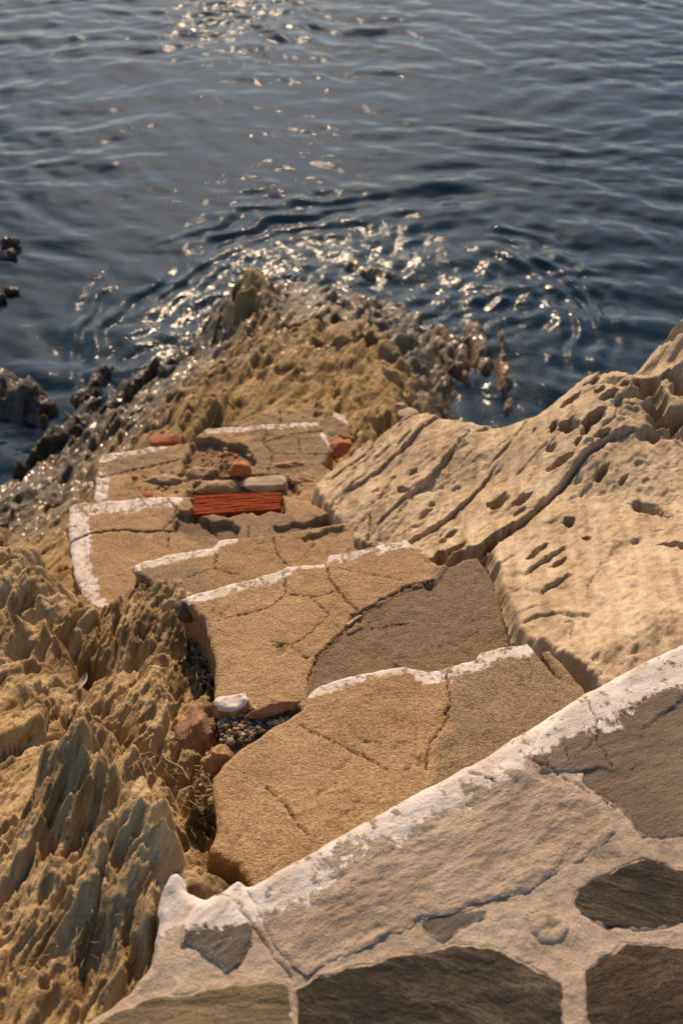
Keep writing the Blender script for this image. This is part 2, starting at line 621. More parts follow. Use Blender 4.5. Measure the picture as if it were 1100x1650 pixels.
# ------------------------------------------------------------------ sea and seabed
def mat_water():
    n = N('sea_water')
    v = n.coords((1.0, 1.5, 1.0), (0, 0, 0.25))
    b1 = n.noise(7.0, 3, 0.5, v, 0.4)
    b2 = n.noise(26.0, 3, 0.55, v, 0.3)
    h = n.math('ADD', n.math('MULTIPLY', b1, 1.0), n.math('MULTIPLY', b2, 0.22))
    b3 = n.noise(34.0, 2, 0.5, v, 0.6)
    h = n.math('ADD', h, n.math('MULTIPLY', b3, n.math('MULTIPLY', n.attr('chop'), 0.9)))
    nor = n.bump(h, 0.006, 1.0)
    fr = n.new('ShaderNodeFresnel'); fr.inputs['IOR'].default_value = 1.33
    n.set(fr.inputs['Normal'], nor)
    gl = n.new('ShaderNodeBsdfGlossy'); gl.distribution = 'BECKMANN'; n.set(gl.inputs['Roughness'], n.math('ADD', 0.042, n.math('MULTIPLY', n.attr('chop'), 0.075)))
    n.set(gl.inputs['Normal'], nor)
    tr = n.new('ShaderNodeBsdfTransparent'); tr.inputs[0].default_value = (0.62, 0.68, 0.66, 1)
    df = n.new('ShaderNodeBsdfDiffuse'); df.inputs[0].default_value = (0.007, 0.033, 0.056, 1)
    m1 = n.new('ShaderNodeMixShader'); m1.inputs[0].default_value = 0.4
    n.set(m1.inputs[1], tr.outputs[0]); n.set(m1.inputs[2], df.outputs[0])
    m2 = n.new('ShaderNodeMixShader')
    n.set(m2.inputs[0], fr.outputs[0]); n.set(m2.inputs[1], m1.outputs[0]); n.set(m2.inputs[2], gl.outputs[0])
    n.t.links.new(m2.outputs[0], n.out.inputs['Surface'])
    n.t.nodes.remove(n.b)
    return n.m


RING = at(570, 555, 0)[:2]


def sea_height(x, y):
    rng = np.random.default_rng(4)
    z = np.zeros(x.shape)
    wx = x + 0.25 * fbm(x * 0.5, y * 0.5, 2, 60)
    wy = y + 0.30 * fbm(x * 0.5 + 9, y * 0.5, 2, 61)
    for k in range(26):                       # wind ripples running mostly towards the shore
        lam = rng.uniform(0.13, 0.46)
        th = math.radians(rng.normal(-98, 30))
        kx, ky = math.cos(th) * 2 * math.pi / lam, math.sin(th) * 2 * math.pi / lam
        z += lam * 0.0043 * np.sin(wx * kx + wy * ky + rng.uniform(0, 6.28))
    for k in range(22):
        lam = rng.uniform(0.07, 0.17)
        th = math.radians(rng.normal(-95, 40))
        z += lam * 0.0024 * np.sin((wx * math.cos(th) + wy * math.sin(th)) * 2 * math.pi / lam + rng.uniform(0, 6.28) + 2.0 * fbm(x * 1.5, y * 1.5, 2, 120 + k))
    env = 0.65 + 0.6 * fbm(x * 0.45, y * 0.6, 2, 70)
    z *= np.clip(env + 0.25, 0.7, 1.5)
    # rings thrown back by the rocks
    dx, dy = x - RING[0], y - RING[1]
    r = np.sqrt(dx ** 2 * 1.25 + dy ** 2) + 0.10 * fbm(x * 1.6, y * 1.6, 3, 80)
    e = np.exp(-((r - 1.40) / 0.26) ** 2)
    z = z * (1 - 0.45 * np.exp(-(r / 1.2) ** 4)) + 0.0105 * e * sstep(-0.6, 0.5, fbm(x * 1.1, y * 1.1, 2, 84)) * np.sin(2 * math.pi * (r + 0.06 * perlin(x * 3, y * 3, 83)) / 0.155)
    # short steep chop inside the rings
    inn = sstep(1.60, 1.1, r)
    patch = 0.35 * sstep(-0.25, 0.5, fbm(x * 1.3, y * 1.3, 3, 85))
    for px, py, sx, sy in [(640, 400, .50, .38), (780, 470, .35, .45), (430, 440, .35, .30), (320, 500, .3, .35), (180, 590, .4, .4)]:
        c = at(px, py, 0)
        patch = np.maximum(patch, np.exp(-((x - c[0]) / sx) ** 2 - ((y - c[1]) / sy) ** 2))
    chop = np.zeros(x.shape)
    for k in range(16):
        lam = rng.uniform(0.07, 0.18)
        th = math.radians(rng.uniform(0, 360))
        chop += lam * 0.016 * np.sin((wx * math.cos(th) + wy * math.sin(th)) * 2 * math.pi / lam + rng.uniform(0, 6.28) + 1.5 * fbm(x * 4, y * 4, 2, 90 + k))
    g = at(360, 20, 0)[:2]
    gust = np.exp(-((x - g[0]) / 0.45) ** 2 - ((y - g[1]) / 0.9) ** 2)
    mk = np.maximum(inn * (0.25 + 0.75 * patch), 0.8 * gust)
    return z + 0.72 * chop * mk, mk


def build_sea():
    x0, x1, y0, y1, c = -4.6, 4.6, 2.4, 12.0, 0.014
    nx, ny = int((x1 - x0) / c) + 1, int((y1 - y0) / c) + 1
    gx, gy = np.meshgrid(np.linspace(x0, x1, nx), np.linspace(y0, y1, ny))
    x, y = gx.ravel(), gy.ravel()
    edge = np.minimum(np.minimum(x - x0, x1 - x), np.minimum(y - y0, y1 - y))
    z, cm = sea_height(x, y)
    z = z * sstep(0, 0.7, edge)
    V = np.c_[x, y, z]
    I = np.arange(nx * ny).reshape(ny, nx)
    f4 = np.stack([I[:-1, :-1], I[:-1, 1:], I[1:, 1:], I[1:, :-1]], -1).reshape(-1, 4)
    b = len(V)
    R = 900.0
    out = np.array([[-R, -R, 0], [R, -R, 0], [R, R, 0], [-R, R, 0]])
    cs = [I[0, 0], I[0, -1], I[-1, -1], I[-1, 0]]
    fr = np.array([[b + k, b + (k + 1) % 4, cs[(k + 1) % 4], cs[k]] for k in range(4)])
    o = link_mesh('sea', np.r_[V, out], np.zeros((0, 3), int), np.r_[f4, fr], mat_water(), {'chop': np.r_[cm, np.zeros(4)]})
    tag(o, kind='structure')
    # seabed falling away from the rocks
    xs = np.linspace(-7, 7, 180); ys = np.linspace(-2, 16, 220)
    gx, gy = np.meshgrid(xs, ys); x, y = gx.ravel(), gy.ravel()
    z = -0.30 - 0.42 * np.maximum(y - 4.6, 0) + 0.16 * fbm(x * 1.4, y * 1.4, 5, 33)
    z = np.maximum(z, -3.2)
    I = np.arange(len(x)).reshape(220, 180)
    f4 = np.stack([I[:-1, :-1], I[:-1, 1:], I[1:, 1:], I[1:, :-1]], -1).reshape(-1, 4)
    b = len(x)
    out = np.array([[-R, -R, -3.3], [R, -R, -3.3], [R, R, -3.3], [-R, R, -3.3]])
    cs = [I[0, 0], I[0, -1], I[-1, -1], I[-1, 0]]
    fr = np.array([[b + k, b + (k + 1) % 4, cs[(k + 1) % 4], cs[k]] for k in range(4)])
    o = link_mesh('seabed', np.r_[np.c_[x, y, z], out], np.zeros((0, 3), int), np.r_[f4, fr], M_BED)
    tag(o, kind='structure')


build_sea()

# ------------------------------------------------------------------ rocks
def shards(x, y, U, L, W, seed, amp, ramp):
    """foliated rock broken into long slivers whose tops rise along the strike and end in tips"""
    u = x * U[0] + y * U[1]; v = -x * U[1] + y * U[0]
    v = v + 0.35 * W * fbm(u / L * 1.7, v / W * 0.5, 3, seed + 7)
    u = u + 0.25 * L * fbm(u / L, v / W, 2, seed + 9)
    f1, f2, cid, ox, oy = worley(u / L, v / W, seed)
    return amp * (cid - 0.5) + ramp * ox - 0.35 * amp * sstep(0.12, 0.0, f2 - f1)


def pits_at(x, y, L, z):
    """hollows listed as (px, py, length px, width px, image angle deg, depth m)"""
    d = np.zeros(x.shape)
    for px, py, ln, wd, ang, dep in L:
        a = math.radians(ang)
        c = at(px, py, z)[:2]
        e1 = (at(px + math.cos(a) * ln / 2, py - math.sin(a) * ln / 2, z)[:2] - c)
        e2 = (at(px + math.sin(a) * wd / 2, py + math.cos(a) * wd / 2, z)[:2] - c)
        det = e1[0] * e2[1] - e1[1] * e2[0]
        dx, dy = x - c[0], y - c[1]
        p = (dx * e2[1] - dy * e2[0]) / det
        q = (-dx * e1[1] + dy * e1[0]) / det
        wob = 0.20 * fbm(x * 38, y * 38, 4, int(px) + int(py), 0.6)
        r = np.sqrt(p * p + q * q) + wob
        d = np.maximum(d, 1.8 * dep * sstep(1.0, 0.6, r) * np.clip(0.95 - 0.4 * q, 0.1, 1.3))
    return d


def slivers(u, v, fu, fv, seed, amp, ramp):
    """thin laminae with broken ends: crisp steps across the foliation, tips along it"""
    V = v * fv + 0.55 * fbm(u * fu * 0.5, v * fv * 0.12, 3, seed + 1)
    iv = np.floor(V); fr = V - iv
    Uu = u * fu + 13.0 * hsh(iv, iv * 0, seed + 2) + 0.22 * fbm(u * fu * 3, v * fv * 1.2, 3, seed + 3)
    iu = np.floor(Uu); fu_ = Uu - iu
    return amp * (hsh(iv, iu, seed + 4) - 0.5) + ramp * (fu_ - 0.5) + 0.30 * amp * (fr - 0.5)


# ---- left: jagged schist
ctrlL = [(20, 905, 1.28), (80, 915, 1.22), (130, 1010, 0.98), (150, 1000, 0.95), (235, 932, 1.20), (200, 1010, 1.20), (290, 990, 1.22),
         (60, 1000, 1.25), (0, 1000, 1.30), (-80, 1000, 1.35), (90, 1090, 1.26), (135, 1090, 1.14), (220, 1060, 1.26), (300, 1080, 1.20), (328, 1050, 1.14),
         (150, 1125, 1.34), (40, 1150, 1.36), (-60, 1150, 1.42), (200, 1180, 1.31), (260, 1180, 1.28), (320, 1230, 1.28), (250, 1250, 1.27), (110, 1190, 1.40),
         (20, 1250, 1.52), (135, 1215, 1.58), (210, 1265, 1.58), (265, 1330, 1.60), (288, 1392, 1.65), (310, 1320, 1.32), (330, 1400, 1.36),
         (60, 1330, 1.56), (-60, 1330, 1.58), (150, 1350, 1.60), (220, 1400, 1.63), (240, 1470, 1.65), (100, 1450, 1.60), (0, 1450, 1.57), (40, 1600, 1.58),
         (150, 1560, 1.56), (210, 1560, 1.60), (100, 1640, 1.60), (-80, 1500, 1.58), (-100, 1700, 1.60), (100, 1760, 1.62), (300, 1500, 1.52), (380, 1450, 1.40)]
CL = [tuple(at(*c)) for c in ctrlL]
fL = tps(CL)
P_L = np.array([at(*c)[:2] for c in [(-220, 1780, 1.5), (130, 1790, 1.5), (330, 1600, 1.5), (420, 1470, 1.4), (345, 1300, 1.2), (360, 1150, 1.1), (345, 1020, 1.1),
                                     (310, 950, 1.1), (250, 915, 1.1), (205, 925, 1.1), (165, 985, 1.0), (135, 1010, 0.9), (122, 960, 1.0), (105, 905, 1.1), (60, 885, 1.15), (0, 880, 1.2), (-150, 900, 1.2), (-300, 1100, 1.3)]])


RIDGES_L = [(np.array([at(px, py, z)[:2] for px, py in L]), dr, dec) for L, z, dr, dec in [
    ([(40, 1222), (130, 1208), (180, 1235), (215, 1262), (265, 1325), (292, 1400)], 1.60, 0.15, 0.20),
    ([(100, 1112), (128, 1104), (160, 1128), (200, 1182), (245, 1215), (305, 1262)], 1.38, 0.10, 0.10),
    ([(20, 1010), (60, 985), (100, 1010), (128, 1075)], 1.27, 0.08, 0.10)]]


def zL(x, y, sd):
    b = fL(x, y)
    u = x * U_L[0] + y * U_L[1]; v = -x * U_L[1] + y * U_L[0]
    v = v + 0.035 * fbm(x * 3.5, y * 3.5, 3, 19) + 0.006 * fbm(u * 14, v * 14, 2, 20)
    d = shards(x, y, U_L, 0.55, 0.13, 11, 0.060, 0.04)
    cb = at(215, 1060, 1.25)
    soft = 1 - 0.55 * np.exp(-((x - cb[0]) / 0.12) ** 2 - ((y - cb[1]) / 0.20) ** 2)
    act = 0.35 + 0.9 * sstep(-0.35, 0.4, fbm(x * 4, y * 4, 2, 12))
    d *= soft; act *= soft
    d += act * slivers(u, v, 3.6, 20, 31, 0.040, 0.024)
    d += act * slivers(u, v, 7.0, 62, 32, 0.018, 0.012)
    d += 0.008 * (ridged(u * 5, v * 40, 3, 17, 0.6) - 0.9)
    for LN, dr, dec in RIDGES_L:
        q, par = seg_dist(x, y, LN)
        sdv = y - np.interp(x, LN[:, 0], LN[:, 1]) + 0.02 * fbm(x * 20, y * 20, 4, 33)
        m = sstep(0.0, 0.08, par) * sstep(1.0, 0.92, par)
        b = b - m * dr * sstep(0.0, 0.030, sdv) * np.exp(-np.maximum(sdv, 0) / dec) + m * 0.3 * dr * np.exp(-(q / 0.05) ** 2) * (sdv < 0)
    f1, f2, cid, ox, oy = worley(u * 9 + 0.6 * perlin(x * 9, y * 9, 3), v * 17, 15)
    sel = sstep(0.45, 0.6, cid) * sstep(-0.1, 0.25, fbm(x * 5, y * 5, 2, 18))
    d -= 0.032 * sel * sstep(0.55, 0.25, f1)
    d += 0.006 * fbm(x * 30, y * 30, 4, 16, 0.6)
    z = b + d - 0.04 * sstep(-0.03, 0, sd)
    k = d * 0.35
    return z, k * U_L[0], k * U_L[1]


o = relief('rock_outcrop', P_L, 0.0032, zL, M_LEFT, depth=0.9, wall_amp=0.03, relax=2)
tag(o, 'jagged ochre and grey rock of upright slivers along the left of the steps', 'rock')

# ---- right: smooth sandy rock slab
ctrlR = [(520, 800, 0.92), (560, 850, 0.98), (600, 720, 0.84), (540, 760, 0.82), (640, 690, 0.80), (700, 700, 0.78), (735, 715, 0.80), (660, 800, 1.02), (620, 870, 1.02),
         (700, 880, 1.12), (760, 780, 1.06), (770, 690, 0.98), (840, 682, 1.08), (905, 650, 1.16), (950, 615, 1.20), (990, 600, 1.22), (1035, 612, 1.20), (1050, 575, 1.16),
         (1095, 550, 1.16), (1200, 550, 1.15), (800, 800, 1.14), (900, 740, 1.24), (990, 690, 1.27), (1090, 680, 1.27), (1200, 680, 1.28), (760, 880, 1.18), (850, 850, 1.21), (960, 780, 1.24), (1090, 760, 1.26),
         (1000, 850, 1.31), (1100, 870, 1.33), (1200, 850, 1.35), (800, 930, 1.29), (840, 1000, 1.36), (900, 950, 1.35), (960, 1000, 1.41), (930, 1080, 1.45), (870, 1040, 1.42), (1040, 1010, 1.46), (1100, 960, 1.44), (1200, 1000, 1.5), (1000, 1100, 1.45), (1150, 1150, 1.4)]
CR = [tuple(at(*c)) for c in ctrlR]
for c in [(640, 690, .80), (700, 700, .78), (740, 690, .85), (840, 682, 1.08), (905, 650, 1.16), (950, 615, 1.20), (990, 600, 1.22), (1050, 575, 1.16), (1095, 550, 1.16), (1200, 550, 1.15)]:
    p = at(*c)
    CR.append((p[0], p[1] + 0.42, -0.25)); CR.append((p[0], p[1] + 0.75, -0.6))
fR = tps(CR)
P_R = [at(*c)[:2] for c in [(1250, 1200, 1.4), (1000, 1180, 1.4), (935, 1110, 1.4), (890, 1060, 1.42), (845, 1022, 1.40), (822, 1005, 1.35), (808, 960, 1.30), (795, 915, 1.25), (780, 895, 1.2), (740, 905, 1.15),
                            (700, 930, 1.12), (640, 910, 1.0), (560, 880, 0.95), (520, 830, 0.9), (500, 790, 0.85), (540, 745, 0.8), (590, 705, 0.8), (640, 683, 0.78)]]
for c in [(700, 690, .78), (770, 680, .9), (905, 650, 1.16), (1000, 600, 1.22), (1100, 550, 1.16), (1250, 550, 1.15)]:
    p = at(*c)[:2]
    P_R.append(p + np.array([0, 0.55]))
P_R = rough_poly(np.array(P_R), 0.006, 0.012, 41)
PITS = [(917, 662, 42, 16, 30, .05), (958, 668, 20, 14, 20, .035), (972, 680, 36, 14, 28, .04), (985, 660, 14, 9, 20, .02), (890, 700, 22, 14, 60, .03), (912, 712, 26, 36, 45, .05), (950, 712, 44, 20, 25, .055), (936, 730, 24, 11, 40, .03),
        (925, 745, 16, 8, 45, .02), (960, 738, 20, 8, 30, .02), (900, 765, 44, 16, 20, .04), (885, 735, 14, 18, 60, .025), (985, 605, 10, 16, 70, .03), (1075, 577, 26, 44, 60, .04), (965, 738, 26, 8, 30, .025),
        (803, 792, 38, 24, 15, .05), (842, 808, 34, 15, 25, .045), (835, 832, 24, 12, 40, .035), (730, 820, 28, 14, 40, .04), (790, 878, 40, 18, 35, .05), (705, 880, 62, 26, 35, .06), (678, 888, 22, 16, 20, .05), (740, 868, 34, 14, 30, .04), (760, 895, 40, 16, 35, .05),
        (815, 870, 34, 18, 40, .05), (912, 868, 20, 20, 40, .03), (936, 908, 14, 16, 40, .025), (890, 955, 44, 9, 38, .02), (655, 860, 70, 20, 40, .045), (610, 838, 30, 10, 25, .025), (585, 852, 26, 12, 30, .03), (645, 818, 26, 8, 40, .015), (700, 745, 12, 10, 0, .015),
        (670, 690, 16, 10, 30, .03), (655, 720, 12, 30, 60, .02), (690, 762, 30, 8, 40, .015), (1040, 850, 30, 70, 60, .03), (1085, 950, 20, 90, 70, .03), (860, 925, 60, 12, 45, .02), (575, 808, 16, 10, 20, .02), (560, 795, 40, 14, 35, .03), (1000, 795, 22, 8, 40, .012), (1020, 640, 20, 12, 60, .03),
        (1045, 660, 22, 40, 60, .045), (1000, 650, 16, 9, 20, .02), (1080, 640, 20, 50, 60, .04), (1060, 700, 60, 22, 20, .04), (1090, 700, 40, 26, 30, .04), (965, 785, 30, 14, 45, .015)]
CRACK_R = np.array([at(px, py, 1.24)[:2] for px, py in [(1012, 712), (990, 718), (975, 724), (940, 746), (905, 782), (870, 812), (840, 842), (800, 862), (770, 890)]])


LEDGES_R = [(np.array([at(px, py, z)[:2] for px, py in L]), A) for L, z, A in [
    ([(545, 815), (590, 800), (640, 765), (690, 722), (712, 700)], 0.9, 0.020), ([(600, 850), (650, 818), (690, 790), (735, 745)], 1.0, 0.016),
    ([(640, 884), (700, 858), (755, 822), (800, 770)], 1.05, 0.022), ([(530, 790), (560, 770), (600, 735)], 0.85, 0.016),
    ([(840, 945), (870, 915), (915, 880)], 1.28, 0.016), ([(868, 972), (890, 955), (925, 930)], 1.32, 0.014), ([(830, 1000), (900, 985), (960, 1010)], 1.38, 0.008),
    ([(780, 760), (820, 735), (850, 700)], 1.08, 0.010)]]


def zR(x, y, sd):
    b = fR(x, y)
    u = x * U_R[0] + y * U_R[1]; v = -x * U_R[1] + y * U_R[0]
    z = b + 0.020 * fbm(x * 3.2, y * 3.2, 3, 51) + 0.0034 * fbm(x * 18, y * 18, 5, 52, 0.65)
    z += 0.0028 * ridged(u * 2.2, v * 12, 3, 53)
    z += 0.0042 * fbm(x * 30 + 0.9 * np.sin(y * 3), y * 2.2, 3, 54, 0.55)           # vertical fluting
    sd0 = y - np.interp(x, CRACK_R[::-1, 0], CRACK_R[::-1, 1])
    low = sstep(0.02, -0.03, sd0) * sstep(at(790, 860, 1.2)[0], at(840, 860, 1.2)[0], x)
    z += (1 - 0.6 * low) * (shards(x, y, U_R, 0.36, 0.12, 55, 0.016, 0.010) + 0.5 * slivers(u, v, 2.5, 9, 64, 0.012, 0.012)) + low * 0.002 * (ridged(x * 13 + 0.5 * np.sin(y * 4), y * 1.6, 3, 68) - 0.9)
    lf = sstep(at(800, 800, 1.1)[0], at(640, 800, 1.1)[0], x)
    z += (0.15 + 0.85 * lf) * (shards(x, y, U_R, 0.16, 0.045, 59, 0.005, 0.006) - 0.003 * sstep(0.3, 0.9, ridged(u * 3.5, v * 18, 2, 62) - 0.5))
    z += 0.0014 * (ridged(u * 8, v * 46, 3, 60, 0.6) - 0.9) + shards(x, y, np.array([0.25, 0.97]), 0.11, 0.05, 61, 0.0030, 0.0016)
    # upper block stands proud of the crack
    i0 = np.interp(x, CRACK_R[::-1, 0], CRACK_R[::-1, 1])
    side = y - i0
    dcr, par = seg_dist(x, y, CRACK_R)
    fall = np.where(x > CRACK_R[:, 0].min() - 0.02, 1, 0) * sstep(CRACK_R[:, 0].max() + 0.05, CRACK_R[:, 0].max() - 0.05, x)
    z += fall * 0.020 * sstep(-0.003, 0.008, side) * np.exp(-np.maximum(side, 0) / 0.16)
    z -= 0.030 * np.exp(-(dcr / 0.006) ** 2) * (0.4 + 0.6 * sstep(0.1, 0.5, par))
    # knobbly weathered part at the far right
    k = sstep(at(970, 690, 1.25)[0], at(1060, 690, 1.25)[0], x) * sstep(at(1050, 740, 1.25)[1], at(1050, 690, 1.25)[1], y)
    f1, f2, cid, ox, oy = worley(u * 9, v * 15, 57)
    z -= k * 0.05 * sstep(0.55, 0.2, f1) * (0.3 + cid)
    for LN, A in LEDGES_R:
        q, par = seg_dist(x, y, LN)
        sdv = y - np.interp(x, LN[:, 0], LN[:, 1]) + 0.006 * fbm(x * 16, y * 16, 4, 67)
        m = sstep(0.0, 0.15, par) * sstep(1.0, 0.85, par)
        z += m * A * sstep(-0.003, 0.004, sdv) * np.exp(-np.abs(sdv) / 0.07) - m * 0.5 * A * np.exp(-(sdv / 0.005) ** 2) * (q < 0.03)
    z -= pits_at(x, y, PITS, 1.2)
    f1, f2, cid, ox, oy = worley(u * 26, v * 38, 58)
    z -= 0.007 * sstep(0.95, 0.98, cid) * sstep(0.5, 0.2, f1)
    z -= 0.05 * sstep(-0.022, 0, sd) ** 2
    return z


o = relief('rock_outcrop', P_R, 0.0036, zR, M_RIGHT, depth=0.9, wall_amp=0.02)
tag(o, 'smooth pale sandy rock slab with pits and a long dark crack right of the steps', 'rock')

# ---- middle: the rough spur that runs out under the steps into the water
ctrlD = [(250, 705, 0.50), (330, 690, 0.55), (400, 660, 0.56), (480, 650, 0.58), (560, 665, 0.62), (640, 675, 0.62), (690, 690, 0.42), (735, 700, 0.12), (700, 640, 0.30), (650, 610, 0.42),
         (300, 620, 0.34), (380, 590, 0.44), (450, 590, 0.50), (540, 590, 0.52), (600, 580, 0.46), (360, 540, 0.22), (385, 468, 0.40), (400, 455, 0.38), (432, 488, 0.17), (345, 500, 0.10), (335, 540, 0.06),
         (470, 505, 0.26), (520, 495, 0.26), (600, 492, 0.24), (560, 540, 0.40), (640, 520, 0.14), (670, 560, 0.14), (650, 500, 0.02), (700, 600, 0.06), (745, 660, -0.04), (760, 700, -0.1),
         (270, 600, 0.06), (240, 640, 0.10), (200, 690, 0.16), (150, 730, 0.18), (100, 790, 0.26), (60, 830, 0.26), (20, 850, 0.24), (60, 890, 0.45), (0, 900, 0.45), (-80, 900, 0.45), (110, 900, 0.5),
         (-60, 820, 0.1), (0, 790, 0.02), (60, 760, 0.02), (110, 720, 0.0), (160, 660, -0.04), (220, 600, -0.08), (300, 545, -0.12), (330, 480, -0.15), (400, 425, -0.20), (480, 450, -0.10), (560, 455, -0.10), (640, 460, -0.12),
         (720, 520, -0.10), (780, 600, -0.12), (820, 680, -0.15), (850, 640, -0.35), (760, 480, -0.3), (600, 400, -0.45), (400, 385, -0.5), (250, 480, -0.45), (120, 600, -0.30), (0, 700, -0.25), (-80, 740, -0.3),
         (300, 800, 0.55), (500, 800, 0.62), (650, 780, 0.6), (150, 900, 0.55), (300, 950, 0.7), (550, 950, 0.75), (200, 1100, 0.85), (700, 950, 0.8)]
fD = tps([tuple(at(*c)) for c in ctrlD])
P_D = np.array([at(*c)[:2] for c in [(-180, 950, .5), (-180, 760, -.3), (0, 690, -.3), (120, 590, -.35), (250, 470, -.5), (400, 380, -.5), (600, 395, -.5), (770, 470, -.4), (880, 620, -.4), (880, 720, -.3), (850, 1000, .7), (300, 1200, .8), (-100, 1100, .7)]])


def zD(x, y, sd):
    b = fD(x, y)
    u = x * U_D[0] + y * U_D[1]; v = -x * U_D[1] + y * U_D[0]
    d = shards(x, y, U_D, 0.50, 0.16, 21, 0.07, 0.03) + slivers(u, v, 3.5, 13, 34, 0.050, 0.030) + slivers(u, v, 8.0, 34, 35, 0.018, 0.012) + 0.010 * (ridged(u * 3.5, v * 22, 3, 22, 0.55) - 0.9)
    d += 0.014 * fbm(x * 8, y * 8, 5, 23, 0.6)
    f1, f2, cid, ox, oy = worley(x * 8 + 0.7 * perlin(x * 5, y * 5, 25), y * 7, 24)
    d -= 0.06 * sstep(0.5, 0.75, cid) * sstep(0.5, 0.15, f1)
    f1, f2, cid, ox, oy = worley(x * 22, y * 17, 26)
    d += 0.007 * sstep(0.5, 0.0, f1)
    d *= (sstep(-0.45, 0.25, b) * 0.8 + 0.2) * np.clip(0.75 + 0.7 * fbm(x * 2.2, y * 2.2, 2, 27), 0.6, 1.5)
    return b + d, 0.25 * d * U_D[0], 0.25 * d * U_D[1]


o = relief('rock_outcrop', P_D, 0.0075, zD, M_FAR, depth=0.5, wall_amp=0.02, relax=1)
tag(o, 'rough golden rock spur with wet glittering seaward end below the lowest step', 'rock')


def reef(cpx, rx, ry, h, seed, label, z0=0.0, cell=0.009, mat=None, way=None):
    """a low wet rock that breaks the surface"""
    c = at(cpx[0], cpx[1], 0)[:2]
    th = np.linspace(0, 2 * math.pi, 40, endpoint=False)
    P = c + np.c_[np.cos(th) * rx, np.sin(th) * ry] @ np.array([[(way or U_D)[1], -(way or U_D)[0]], [(way or U_D)[0], (way or U_D)[1]]])
    P = rough_poly(P, 0.05, 0.05, seed)
    hw = min(rx, ry)

    def f(x, y, sd):
        b = -0.3 + (0.3 + h) * sstep(0, 0.85 * hw, -sd)
        d = shards(x, y, U_D, 0.26, 0.075, seed, 0.05, 0.03) + 0.03 * fbm(x * 7, y * 7, 5, seed + 3, 0.55) + 0.010 * fbm(x * 40, y * 40, 3, seed + 4)
        return z0 + b + d * (0.4 + 0.6 * sstep(0, 0.5 * hw, -sd)), 0.2 * d, 0.2 * d
    o = relief('reef_rock', P, cell, f, mat or M_REEF, depth=0.2)
    return tag(o, label, 'rock')


reef((10, 650), 0.52, 0.36, 0.11, 71, 'largest black wet rock, standing out of the water at the left edge')
reef((150, 625), 0.15, 0.36, 0.04, 72, 'narrow dark wet rock between the big black rock and the golden spur')
reef((215, 640), 0.16, 0.42, 0.07, 73, 'dark glinting rock against the left flank of the golden spur')
reef((120, 690), 0.20, 0.45, 0.05, 74, 'low black rock awash below the corner of the lowest step')
reef((715, 570), 0.26, 0.46, 0.075, 75, 'broad brownish rock just awash in the glittering water right of the spur', mat=M_BROWNREEF, way=(-0.25, 0.97))
reef((770, 560), 0.20, 0.40, 0.035, 81, 'weedy brown rock shelf awash between the spur and the narrow rib', mat=M_BROWNREEF, way=(-0.1, 1.0))
reef((812, 600), 0.11, 0.54, 0.045, 76, 'narrow brown rock rib awash, furthest right of the spur', mat=M_BROWNREEF, way=(0.05, 1.0))
reef((60, 735), 0.16, 0.30, 0.07, 80, 'dark wet rock at the waterline below the outer corner of the fourth step')
reef((600, 440), 0.34, 0.20, 0.03, 77, 'reddish weedy rock awash beyond the tip of the spur', mat=M_BROWNREEF)
for k, (px, py, r, lb) in enumerate([(18, 394, (.055, .035, .05), 'black rock tip in open water at the left edge, farthest from the shore'), (12, 412, (.065, .035, .045), 'black rock tip at the left edge just in front of the farthest tip'),
                                     (20, 469, (.045, .02, .03), 'small flat black rock tip in the water above the black shore rock'), (2, 480, (.035, .03, .035), 'black rock tip cut by the left edge of the picture')]):
    tag(lump('reef_rock', at(px, py, 0.01), r, 780 + k, M_REEF, None, rough=0.5), lb, 'rock', 'black rock tips at the left')

# ------------------------------------------------------------------ the staircase
T1, T2, T3, T4, T5, T6 = 1.50, 1.30, 1.12, 0.93, 0.74, 0.64
stairs = empty('staircase', tuple(at(430, 950, 0.6)))
tag(stairs, 'crumbling cement steps with worn white painted edges winding down the rocks to the sea', 'staircase')


def crack_depth(x, y, cracks, z):
    d = np.zeros(x.shape)
    for pts, wd in cracks:
        L = np.array([at(px, py, z)[:2] for px, py in pts])
        q, par = seg_dist(x + 0.004 * fbm(x * 60, y * 60, 3, 8), y + 0.004 * fbm(x * 60, y * 60, 3, 9), L)
        d = np.maximum(d, np.exp(-(q / (wd * 0.55)) ** 2))
    return d


def craze(x, y, seed):
    """hairline map cracking in the render"""
    wx = x + 0.035 * fbm(x * 12, y * 12, 4, seed + 40)
    wy = y + 0.035 * fbm(x * 12, y * 12, 4, seed + 41)
    f1, f2, cid, ox, oy = worley(wx * 7.5, wy * 7.5, seed + 42)
    return sstep(0.040, 0.008, f2 - f1) * sstep(-0.05, 0.30, fbm(x * 4.5, y * 4.5, 3, seed + 43))


